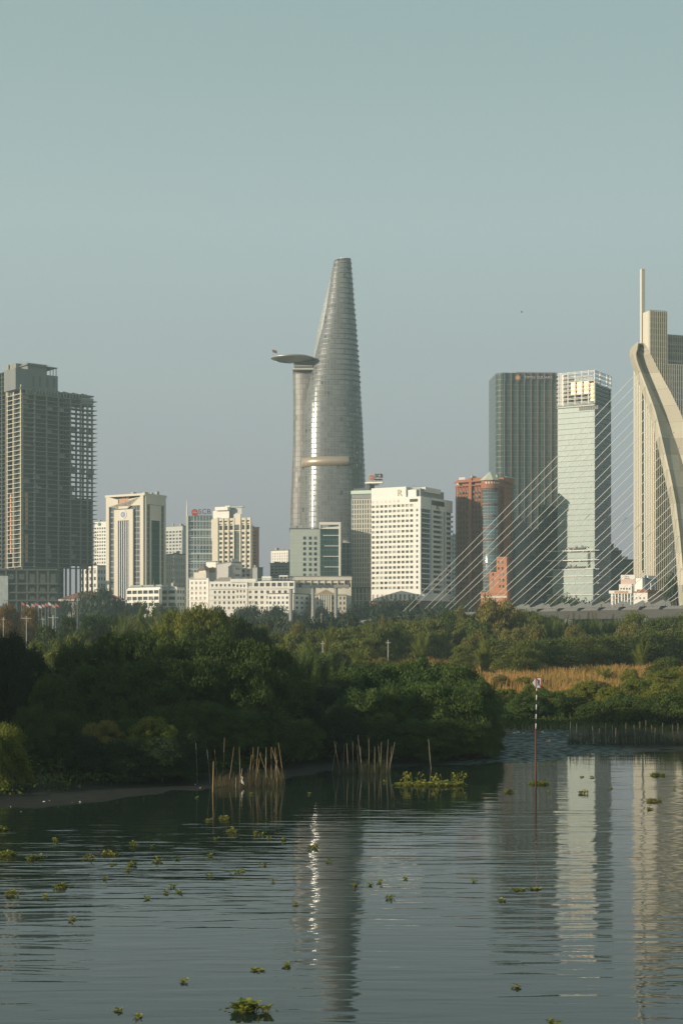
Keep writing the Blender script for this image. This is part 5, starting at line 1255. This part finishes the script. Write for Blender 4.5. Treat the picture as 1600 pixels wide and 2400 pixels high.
# ---------------------------------------------------------------- grass and undergrowth
g = np.random.default_rng(5)
def scatter(n, pxr, Dr, power=1.0):
    px = g.uniform(pxr[0], pxr[1], n); D = Dr[0] + (Dr[1] - Dr[0]) * g.random(n) ** power
    X = (px - 800) * D / F; return px, D, X, np.array([gz(a, b_) for a, b_ in zip(X, D)])
def blades(n, pxr, Dr, h, w, lean=.35, clumpy=True, zoff=0):
    px, D, X, Z = scatter(n, pxr, Dr)
    hh = h * (.5 + .8 * g.random(n)) * ((.55 + .6 * (np.sin(X * .35) * np.sin(D * .21 + X * .1) * .5 + .5)) if clumpy else 1)
    a = g.random(n) * 6.283; l = lean * g.random(n)
    p = np.stack([X, D, Z + zoff], 1); tip = np.stack([X + np.cos(a) * hh * l, D + np.sin(a) * hh * l, Z + zoff + hh], 1)
    b = np.stack([np.cos(a + 1.57), np.sin(a + 1.57) * .4, a * 0], 1) * w
    return np.stack([p - b, p + b, tip + b * .45, tip - b * .45], 1).reshape(-1, 4, 3).reshape(-1, 3)
v = np.concatenate([blades(60000, (830, 1800), (224, 330), 2.5, .07), blades(50000, (800, 1800), (330, 470), 2.3, .09), blades(22000, (800, 1130), (400, 520), 2.6, .1)])
me = qmesh('dry_grass', v, L_gr, False); tag(link('dry_grass', me, None), 'tall rust and gold dry grass filling the field on the right bank', 'grass', kind='stuff')
v = np.concatenate([blades(26000, (-200, 1160), (100, 330), .55, .035), blades(16000, (1150, 1800), (176, 300), .8, .05)])
v = v.reshape(-1, 4, 3); d = v[:, 0, 1] - np.array([shoreY(800 + F * q[0] / q[1]) for q in v[:, 0]]); v = v[(d > 9)].reshape(-1, 3)
me = qmesh('bank_grass', v, L_mang, False); tag(link('bank_grass', me, None), 'rough green grass growing over the river bank', 'grass', kind='stuff')
# low leafy ground cover
def cover(n, pxr, Dr, hmax, size, dmin):
    px, D, X, Z = scatter(n, pxr, Dr)
    hh = hmax * (.3 + .7 * (np.sin(X * .5 + 1) * np.sin(D * .33) * .5 + .5)) * g.random(n) ** .5
    d = D - np.array([shoreY(q) for q in px]); k = d > dmin; p = np.stack([X, D, Z + hh], 1)[k]; m_ = len(p)
    t = g.normal(size=(m_, 3)); t /= np.linalg.norm(t, axis=1)[:, None]; b = np.cross(t, g.normal(size=(m_, 3))); b /= np.linalg.norm(b, axis=1)[:, None]
    s = size * (.5 + g.random(m_))[:, None]; return quads(p, t * s, b * s * .5)
v = np.concatenate([cover(50000, (-250, 1165), (104, 240), 1.6, .16, 7), cover(26000, (1150, 1800), (176, 260), .8, .18, 42), cover(60000, (-200, 1800), (240, 560), 2.2, .3, 20)])
me = qmesh('undergrowth', v, L_mang, False); tag(link('undergrowth', me, None), 'low leafy undergrowth between the trees of the near bank', 'undergrowth', kind='stuff')
v = cover(14000, (820, 1800), (225, 330), 1.3, .2, 30)
me = qmesh('creepers', v, L_lit, False); tag(link('creepers', me, None), 'sunlit creepers tangled over the scrub below the dry grass', 'creepers', kind='stuff')

# ---------------------------------------------------------------- poles, flags
pw = mat('pole_grey', (.42, .40, .36)); flm = [mat('flag_red', (.55, .10, .08)), mat('flag_white', (.70, .62, .60)), mat('flag_pink', (.60, .30, .28))]
for i, px in enumerate((51, 62, 74, 82, 90, 98, 106, 113, 122, 130)):
    D = 808 + (i % 3) * 3; e = empty('flag_pole', (PX(px, D), D, 2.1)); zt = PZ(1410 + (i * 5) % 7, D) - 2.1
    mb = MB(); mb.tube([(0, 0, 0), (0, 0, zt)], [.16, .09], 6); mb.build('pole', pw, e)
    mb = MB(); zf = zt - .4; mb.prism(Fr((.1, 0, 0), (1, 0, 0), (0, -1, 0)), [(0, zf), (1.0, zf - .5), (1.7, zf - 1.5), (1.3, zf - 2.0), (0, zf - 1.4)], 0, .06); mb.build('flag', flm[i % 3], e)
    tag(e, ('%s flag pole of the row before the concrete tower' % (ORD[i] + (' from left' if i else ''))), 'flag pole', 'flag poles on the far quay')
for px, yt, D, lab in ((8, 1446, 400, 'thin wooden utility pole by the left edge in front of rusty trees'), (62, 1444, 405, 'thin utility pole with crossarm in front of the rust coloured trees'),
                       (101, 1446, 380, 'slim grey utility pole left of the thick one'), (125, 1442, 385, 'thick pale concrete utility pole with a crossarm'),
                       (909, 1500, 330, 'short wooden post standing in the scrub below the white hotel'), (756, 1502, 340, 'short wooden post in the scrub below the curved skyscraper'),
                       (753, 1436, 560, 'pale green lamp post below the concrete pillars'), (181, 1400, 806, 'white lamp post in front of the red roofed villa'), (171, 1390, 806, 'thin grey lamp post by the villa')):
    X = PX(px, D); z = max(gz(X, D), 0); e = empty('utility_pole' if D < 500 else 'lamp_post', (X, D, z)); zt = PZ(yt, D) - z
    mb = MB(); rr = .24 if px == 125 else .13; mb.tube([(0, 0, -.5), (0, 0, zt)], [rr, rr * .7], 7); mb.build('pole', pw, e)
    mb = MB(); q = 1.3 if px in (62, 125) else .5; mb.box(-q, q, -.06, .06, zt - .7, zt - .55); mb.build('crossarm', pw, e)
    tag(e, lab, 'pole' if D < 500 else 'lamp post')
# ---------------------------------------------------------------- navigation sign
D = 115.4; X = PX(1255.5, D); e = empty('river_sign', (X, D, 0)); tag(e, 'river sign with R arrow board on a striped pole standing in the water', 'sign')
s = D / F
def sx(px): return (px - 1255.5) * s
def sz(py): return PZ(py, D)
rust = mat('rust_pipe', (.075, .032, .022), scale=2); wp = mat('sign_white', (.55, .55, .58), nz=.3, scale=2); blk = mat('sign_black', (.02, .02, .02)); rd = mat('sign_red', (.30, .05, .05))
mb = MB(); mb.tube([(0, 0, -1.5), (sx(1255), 0, sz(1708))], .082, 10); mb.build('pipe', rust, e, True)
for ya, yb_, m in ((1613, 1619.5, wp), (1619.5, 1629, blk), (1629, 1641, wp), (1641, 1651.5, blk), (1651.5, 1663.5, wp), (1663.5, 1674, blk), (1674, 1685.5, wp), (1685.5, 1696, blk), (1696, 1708, wp)):
    xa = sx(1257.3 - (ya - 1613) * .02); xb = sx(1257.3 - (yb_ - 1613) * .02)
    mb = MB(); mb.tube([(xb, 0, sz(yb_)), (xa, 0, sz(ya))], .045, 10, ); mb.build('pole_band', m, e, True)
fr = Fr((0, 0, 0), (1, 0, 0), (0, -1, 0))
mb = MB(); mb.prism(fr, [(sx(1254.5), sz(1589.5)), (sx(1254.5), sz(1611.5)), (sx(1246.8), sz(1600.5))], .03, .07); mb.build('arrow_plate', wp, e)
mb = MB(); mb.prism(fr, [(sx(1254.7), sz(1589)), (sx(1266.5), sz(1588.5)), (sx(1266.3), sz(1612)), (sx(1254.7), sz(1612))], .03, .07); mb.build('square_plate', wp, e)
mb = MB()
for p0, p1, ya, yb_ in ((1254, 1255.2, 1588, 1613), (1255.2, 1267.5, 1587.3, 1589), (1266.2, 1267.5, 1589, 1613.5), (1255.2, 1266.2, 1612, 1613.5)): mb.fb(fr, sx(p0), sx(p1), sz(yb_), sz(ya), .07, .1)
mb.build('border', rd, e)
mb = MB(); mb.prism(fr, [(sx(1256), sz(1590.5)), (sx(1257.2), sz(1590)), (sx(1266), sz(1611)), (sx(1264.9), sz(1611.6))], .085, .105); mb.build('diagonal_bar', rd, e)
class _S: pass
sg = Bld.__new__(Bld); sg.D = D; sg.X = X; sg.c = 1; sg.s = 0; sg.root = e; sg.R = fr; sg.L = None
sg.text(fr, 'R', 1258.5, 1265, 1593.5, 1607.5, blk, .072, 'letter', .02)
# ---------------------------------------------------------------- stakes
wood = mat('stake_wood', (.32, .23, .11), nz=.6, scale=3, dark=.5); woodd = mat('stake_wood_grey', (.26, .22, .16), nz=.6, scale=3, dark=.5)
def stake(x0, y0, x1, y1, D, rad, m, lab, grp, base=None):
    s = D / F; zt, zb_ = PZ(y0, D), PZ(y1, D); zg = (gz(PX(x1, D), D) if base is None else base) - .4
    k = (zg - zb_) / (zt - zb_) if zt != zb_ else 0
    A = Vector((PX(x0, D), D, zt)); Bq = Vector((PX(x1, D), D, zb_)); G = Bq + (A - Bq) * k
    r = random.Random(int(x0 * 10)); dy = r.uniform(-.4, .4); A.y += dy
    mid = G.lerp(A, .55) + Vector((r.uniform(-.03, .03), 0, 0))
    mb = MB(); o = Vector(G); mb.tube([G - o, mid - o, A - o], [rad * 1.15, rad, rad * .7], 6); ob = mb.build('wooden_stake', m); ob.location = o
    tag(ob, lab, 'stake', grp)
LS = [(55, 125, 62, 280), (140, 170, 147, 270), (190, 170, 200, 300), (257, 90, 247, 320), (325, 155, 302, 330), (362, 155, 368, 330), (450, 210, 435, 350), (463, 155, 462, 290), (497, 155, 485, 340), (515, 190, 505, 250),
      (510, 200, 537, 285), (556, 155, 556, 320), (549, 225, 550, 320), (590, 155, 592, 400), (592, 160, 620, 255), (616, 160, 617, 220), (627, 205, 628, 300), (634, 245, 625, 300), (640, 125, 680, 380)]
for i, q in enumerate(LS):
    z = 3.0154; lab = 'thin bare stake, %s in the row left of the dry reed tangle' % (ORD[i] if i else 'leftmost') if i < 6 else 'pale stake sticking up from the reed tangle, %s from its left' % (ORD[min(i - 6, 11)] if i > 6 else 'first')
    if i == 18: lab = 'long leaning stake at the right end of the reed tangle'
    stake(440 + q[0] / z, 1700 + q[1] / z, 440 + q[2] / z, 1700 + q[3] / z, 117.5 + (i % 4) * .4, (.024 if i > 5 else .019), wood if i not in (0, 1) else woodd, lab, 'stakes on the left bank')
stake(440 + 180 / 3.0154, 1700 + 258 / 3.0154, 440 + 176 / 3.0154, 1860, 112.0, .045, wood, 'thick golden stake standing alone in the water at the left', 'stakes on the left bank', -.5)
stake(440 + 382 / 3.0154, 1700 + 310 / 3.0154, 440 + 368 / 3.0154, 1833, 115.5, .035, wood, 'short leaning stake at the water edge beside the egret', 'stakes on the left bank')
stake(440 + 340 / 3.0154, 1700 + 370 / 3.0154, 440 + 339 / 3.0154, 1850, 115.0, .03, woodd, 'short grey stake just left of the leaning one at the water edge', 'stakes on the left bank')
CS = [(1035, 115, 1055, 230), (1052, 120, 1040, 200), (1105, 135, 1100, 250), (1122, 125, 1130, 240), (1165, 120, 1165, 270), (1195, 145, 1200, 230), (1218, 150, 1220, 250), (1200, 70, 1215, 180), (1278, 95, 1278, 240), (1320, 150, 1320, 220),
      (1345, 140, 1355, 230), (1368, 120, 1365, 200), (1415, 100, 1410, 200), (1440, 150, 1435, 210), (1462, 120, 1447, 190)]
for i, q in enumerate(sorted(CS)):
    z = 3.0154; D = 127.5 + (i % 3) * .5; nm = ORD + ['thirteenth', 'fourteenth', 'fifteenth']
    stake(440 + q[0] / z, 1700 + q[1] / z, 440 + q[2] / z, 1700 + q[3] / z, D, .022, woodd, 'grey stake in the cluster below the skyscraper, %s from left' % (nm[i] if i else 'first'), 'stakes in the middle', -.1)
stake(1004, 1733, 1008, 1780, 131, .03, woodd, 'single grey stake in front of the middle mangroves', 'stakes in the middle', -.1)
nm = ORD + ['thirteenth', 'fourteenth', 'fifteenth', 'sixteenth']
for i, (x, yt) in enumerate([(1337, 1692), (1351, 1696), (1389, 1702), (1420, 1696), (1433, 1700), (1444, 1706), (1466, 1694), (1486, 1700), (1500, 1692), (1513, 1688), (1527, 1700), (1535, 1706), (1552, 1694), (1576, 1700), (1590, 1696), (1405, 1708)]):
    pass
for i, (x, yt) in enumerate(sorted([(1337, 1692), (1351, 1696), (1389, 1702), (1420, 1696), (1433, 1700), (1444, 1706), (1466, 1694), (1486, 1700), (1500, 1692), (1513, 1688), (1527, 1700), (1535, 1706), (1552, 1694), (1576, 1700), (1590, 1696), (1405, 1708)])):
    D = 157 + (i % 4) * 1.5; stake(x, yt, x + (i % 3 - 1) * 2, 1740, D, .027, woodd, 'weathered stake fringing the right mudflat, %s from left' % (nm[i] if i else 'first'), 'stakes on the right mudflat')
# reed tangle
gg = np.random.default_rng(12)
def reeds(x0, x1, D, n, h, m, lab):
    px = gg.uniform(x0, x1, n); Y = D + gg.normal(size=n) * 1.0; X = (px - 800) * Y / F; hh = h * (.4 + .7 * gg.random(n)); a = gg.random(n) * 6.28; l = .25 * gg.random(n)
    c0 = np.array([(x0 + x1) / 2 - 800]) * D / F; p = np.stack([X, Y, X * 0 - .1], 1); tip = np.stack([X + np.cos(a) * l * hh, Y + np.sin(a) * l * hh, hh], 1)
    b = np.stack([np.ones(n) * .014, np.zeros(n), np.zeros(n)], 1); v = np.stack([p - b, p + b, tip + b * .5, tip - b * .5], 1).reshape(-1, 3)
    o = link('reed_tangle', qmesh('reed_tangle', v, m, False), None); tag(o, lab, 'reeds', kind='stuff')
L_reed = leafmat('reed_dry', (.10, .075, .035), (.05, .05, .025), .2, .8)
reeds(582, 666, 117.6, 230, 1.25, L_reed, 'tangle of dry brown reeds around the golden stakes')
reeds(500, 585, 117, 260, .9, L_reed, 'thin dry reeds left of the golden stakes')
reeds(780, 915, 128, 380, 1.1, leafmat('reed_dull', (.05, .05, .025), (.04, .045, .02), .2, .8), 'dark reeds around the grey stakes below the skyscraper')
reeds(1330, 1620, 158, 900, 2.0, leafmat('reed_dull2', (.05, .05, .03), (.045, .05, .025), .2, .8), 'dark reeds fringing the right mudflat')
# ---------------------------------------------------------------- egret
D = 115.6; e = empty('white_egret', (PX(568.5, D), D, 0.02)); tag(e, 'white egret standing at the water edge by the stakes', 'egret')
wm_ = mat('feather_white', (.72, .72, .68), nz=.2); bm = bpy.data.meshes.new('body')
P = [(0, 0, .30), (.06, 0, .38), (.10, 0, .48), (.04, 0, .30), (-.06, 0, .20), (-.12, 0, .16), (.105, 0, .60), (.13, 0, .70), (.11, 0, .78), (.07, 0, .80), (0, 0, .79)]
mb = MB(); mb.tube([(.13, 0, .17), (.09, 0, .24), (.03, 0, .33), (-.03, 0, .42), (-.06, 0, .50), (-.055, 0, .57), (-.02, 0, .64), (0, 0, .71), (-.02, 0, .77), (-.06, 0, .785), (-.10, 0, .78)],
                   [.01, .05, .085, .085, .055, .03, .022, .02, .03, .024, .012], 10); mb.build('body', wm_, e, True)
mb = MB(); mb.tube([(-.10, 0, .78), (-.19, 0, .765)], [.011, .003], 6); mb.build('beak', mat('beak_yellow', (.6, .4, .08)), e)
for sy in (-.03, .03):
    mb = MB(); mb.tube([(.02, sy, .30), (.03, sy, .15), (.015, sy, 0), (-.03, sy, -.01)], .008, 5); mb.build('leg', blk, e)
# ---------------------------------------------------------------- water hyacinth
def hyacinth(w, dep, h, seed, big=False):
    r = random.Random(seed); mb = MB()
    sub = [(r.uniform(-.3, .3), r.uniform(-.25, .25), r.uniform(.3, .6)) for _ in range(4)]
    n = max(3, int(w * dep * (34 if not big else 26))); n = min(n, 150)
    for i in range(n):
        a = r.random() * 6.283; q = math.sqrt(r.random()); x, y = q * w / 2 * math.cos(a) * r.uniform(.8, 1.1), q * dep / 2 * math.sin(a)
        if w > .5 and not big:
            sc0 = sub[i % 4]; x = (sc0[0] + x / w * sc0[2] * 1.2) * w; y = (sc0[1] + y / dep * sc0[2] * 1.2) * dep
        hh = h * r.uniform(.4, 1.1) * (1.1 - .5 * q)
        for k in range(r.randint(4, 7)):
            b = r.random() * 6.283; o = r.uniform(.04, .14); tx, ty, tz = x + math.cos(b) * o, y + math.sin(b) * o, hh * r.uniform(.35, 1)
            mb.poly([(x - .006, y, -.02), (x + .006, y, -.02), (tx + .004, ty, tz), (tx - .004, ty, tz)])
            s = r.uniform(.035, .075) * (1.0 + .5 * (h > .3)); t = Vector((math.cos(b), math.sin(b), r.uniform(-.2, 1.0))).normalized(); u = Vector((-math.sin(b), math.cos(b), r.uniform(-.3, .3))).normalized()
            c = Vector((tx, ty, tz)); mb.poly([c + t * (s * 1.1 * math.cos(f)) + u * (s * math.sin(f)) for f in (0, 1.05, 2.09, 3.14, 4.19, 5.24)])
    if big:
        for i in range(46):                 # taller drooping leaves in groups
            x = r.choice((-.38, -.12, .0, .34, .4, -.3, .08)) * w + r.gauss(0, w * .045); y = r.uniform(-.3, .3) * dep; hh = r.uniform(.45, 1.05)
            b = r.random() * 6.283; dx = math.cos(b)
            c0, c1, c2, c3 = Vector((x, y, 0)), Vector((x + .08 * dx, y, hh)), Vector((x + .22 * dx, y - .1, hh * 1.0)), Vector((x + .36 * dx, y - .15, hh * .72))
            u = Vector((.02, 0, 0)); mb.poly([c0 - u * .5, c0 + u * .5, c1 + u * .4, c1 - u * .4]); u = Vector((.02, .09, .05))
            mb.poly([c1, c2 - u, c3]); mb.poly([c1, c3, c2 + u])
    for i in range(max(2, n // 3)):        # floating flat leaves round the rim
        a = r.random() * 6.283; x, y = w * .56 * math.cos(a) * r.uniform(.8, 1.15), dep * .56 * math.sin(a); s = r.uniform(.03, .06)
        mb.poly([(x + s * math.cos(f), y + s * math.sin(f), .015) for f in (0, 1.05, 2.09, 3.14, 4.19, 5.24)])
    return mb
HY = [(5, 1948, 60), (130, 1972, 18), (24, 2006, 66), (82, 2014, 46), (205, 2014, 28), (255, 2004, 45), (318, 1981, 32), (360, 1984, 10), (490, 1924, 20), (527, 1921, 34), (542, 1951, 38), (504, 1969, 18), (605, 1958, 26),
      (631, 1966, 9), (663, 1970, 12), (310, 2029, 36), (300, 2042, 15), (265, 2028, 14), (370, 2021, 32), (411, 2017, 14), (493, 2008, 10), (617, 2029, 18), (549, 2046, 22), (568, 2044, 8), (490, 2056, 14), (638, 2068, 13),
      (148, 2081, 52), (28, 2098, 38), (108, 2105, 14), (402, 2080, 22), (390, 2094, 12), (418, 2094, 12), (349, 2108, 18), (248, 2062, 10), (693, 2121, 12), (170, 2158, 18), (735, 1988, 40), (771, 2022, 10), (725, 1862, 10),
      (608, 2275, 44), (671, 2264, 14), (430, 2304, 8), (277, 2370, 22), (324, 2387, 6), (586, 2368, 124), (1008, 1841, 186), (903, 1834, 10), (1258, 1838, 64), (1193, 1857, 28), (1283, 1858, 8), (1364, 1860, 28), (1387, 1823, 16), (1364, 1822, 8),
      (1535, 1818, 42), (1530, 1879, 42), (1522, 1898, 22), (1430, 1849, 12), (1580, 1849, 14), (916, 2106, 28), (888, 2069, 12), (831, 2076, 14), (863, 2075, 14), (948, 2062, 8), (1107, 2068, 12), (1215, 2087, 44), (1258, 2086, 36),
      (1175, 2112, 8), (1209, 2315, 10), (1296, 2404, 36), (586, 1862, 9), (460, 1872, 8), (566, 1840, 7)]
hp = []
for i, (px, py, w) in enumerate(HY):
    D = H * F / (py - HOR); wm = w * D / F; big = w > 150
    tall = .42 if w > 100 else (.30 if w > 24 else .2)
    if i in (39, 64, 65): tall = .1
    mb = hyacinth(wm * .9, max(.25, min(wm * .6, 2.2)), tall, i + 1, big)
    ob = mb.build('water_hyacinth', L_hya); ob.location = (PX(px, D), D, 0.0)
    size = 'big leafy' if w > 100 else 'broad' if w > 40 else 'mid sized' if w > 20 else 'small' if w > 11 else 'tiny'
    zone = 'near the bank' if py < 1900 else 'in the dark reflection' if py < 2050 else 'in mid river' if py < 2200 else 'in the foreground'
    ob['category'] = 'water hyacinth'; ob['group'] = 'floating water hyacinth clumps'
    hp.append((ob, '%s floating hyacinth clump %s' % (size, zone), px))
PENDING.clear(); PENDING += hp; relabel()
# ---------------------------------------------------------------- rubbish on the mudflats
rr = random.Random(21); wh = mat('litter_white', (.55, .55, .50), nz=.5, scale=4); br = mat('litter_brown', (.20, .14, .08), nz=.5, scale=4)
def litter(px, py, D0, s, m, lab):
    D = D0; X = PX(px, D); mb = MB(); r = random.Random(int(px * 7 + py)); n = 9; top = []
    for k in range(n):
        a = 6.283 * k / n; q = s * r.uniform(.6, 1.2); top.append((math.cos(a) * q, math.sin(a) * q * .7))
    i = len(mb.v); mb.v += [Vector((x, y, -.05)) for x, y in top] + [Vector((x * .7, y * .7, s * r.uniform(.3, .8))) for x, y in top]
    mb.f += [tuple(range(n, 2 * n)), tuple(range(n))[::-1]] + [(k, (k + 1) % n, n + (k + 1) % n, n + k) for k in range(n)]
    ob = mb.build('litter_heap', m); ob.location = (X, D, gz(X, D)); tag(ob, lab, 'litter', 'rubbish along the mudflats')
RB = [(1189, 1722, .28), (1204, 1717, .2), (1214, 1716, .24), (1222, 1715, .22), (1226, 1718, .18), (1262, 1716, .26), (1270, 1715, .24), (1276, 1717, .16), (1285, 1734, .3), (1362, 1735, .2), (1373, 1722, .18), (1330, 1722, .14), (1300, 1719, .14), (1245, 1725, .14)]
for i, (px, py, s) in enumerate(sorted(RB)):
    litter(px, py, 11.6 * F / (py - HOR), s, wh if i % 3 else br, '%s scrap of rubbish %s on the right mudflat, %s from left' % ('pale' if i % 3 else 'brown', 'heaped' if s > .2 else 'lying', (nm[i] if i else 'first')))
LB = [(50, 1896, .09), (62, 1899, .07), (103, 1875, .07), (116, 1872, .05), (170, 1876, .05), (188, 1875, .06), (136, 1885, .05), (371, 1826, .09), (457, 1835, .06), (470, 1843, .07), (212, 1813, .09), (275, 1872, .06), (700, 1769, .18), (26, 1885, .06), (522, 1827, .06), (780, 1850, .1), (795, 1850, .07)]
for i, (px, py, s) in enumerate(sorted(LB)):
    litter(px, py, 11.8 * F / (py - HOR), s * 1.5, wh if i % 2 else br, 'small %s litter fragment on the left shore, %s from left' % ('pale' if i % 2 else 'brown', ('%dth' % (i + 1)) if i > 2 else ORD[i]))
# ---------------------------------------------------------------- haze: one closed box of even air
mb = MB(); mb.box(-1400, 1400, -120, 1480, -4.5, 300)
o = mb.build('haze', None); tag(o, kind='stuff'); o['label'] = 'thin grey evening haze over the whole river scene'; o['category'] = 'haze'
m = bpy.data.materials.new('haze'); m.use_nodes = True; t = m.node_tree
for n in list(t.nodes): t.nodes.remove(n)
mo = t.nodes.new('ShaderNodeOutputMaterial'); pv = t.nodes.new('ShaderNodeVolumePrincipled')
pv.inputs['Color'].default_value = (.72, .90, .89, 1); pv.inputs['Density'].default_value = 0.00021; pv.inputs['Anisotropy'].default_value = 0.2
t.links.new(pv.outputs[0], mo.inputs['Volume']); o.data.materials.append(m)
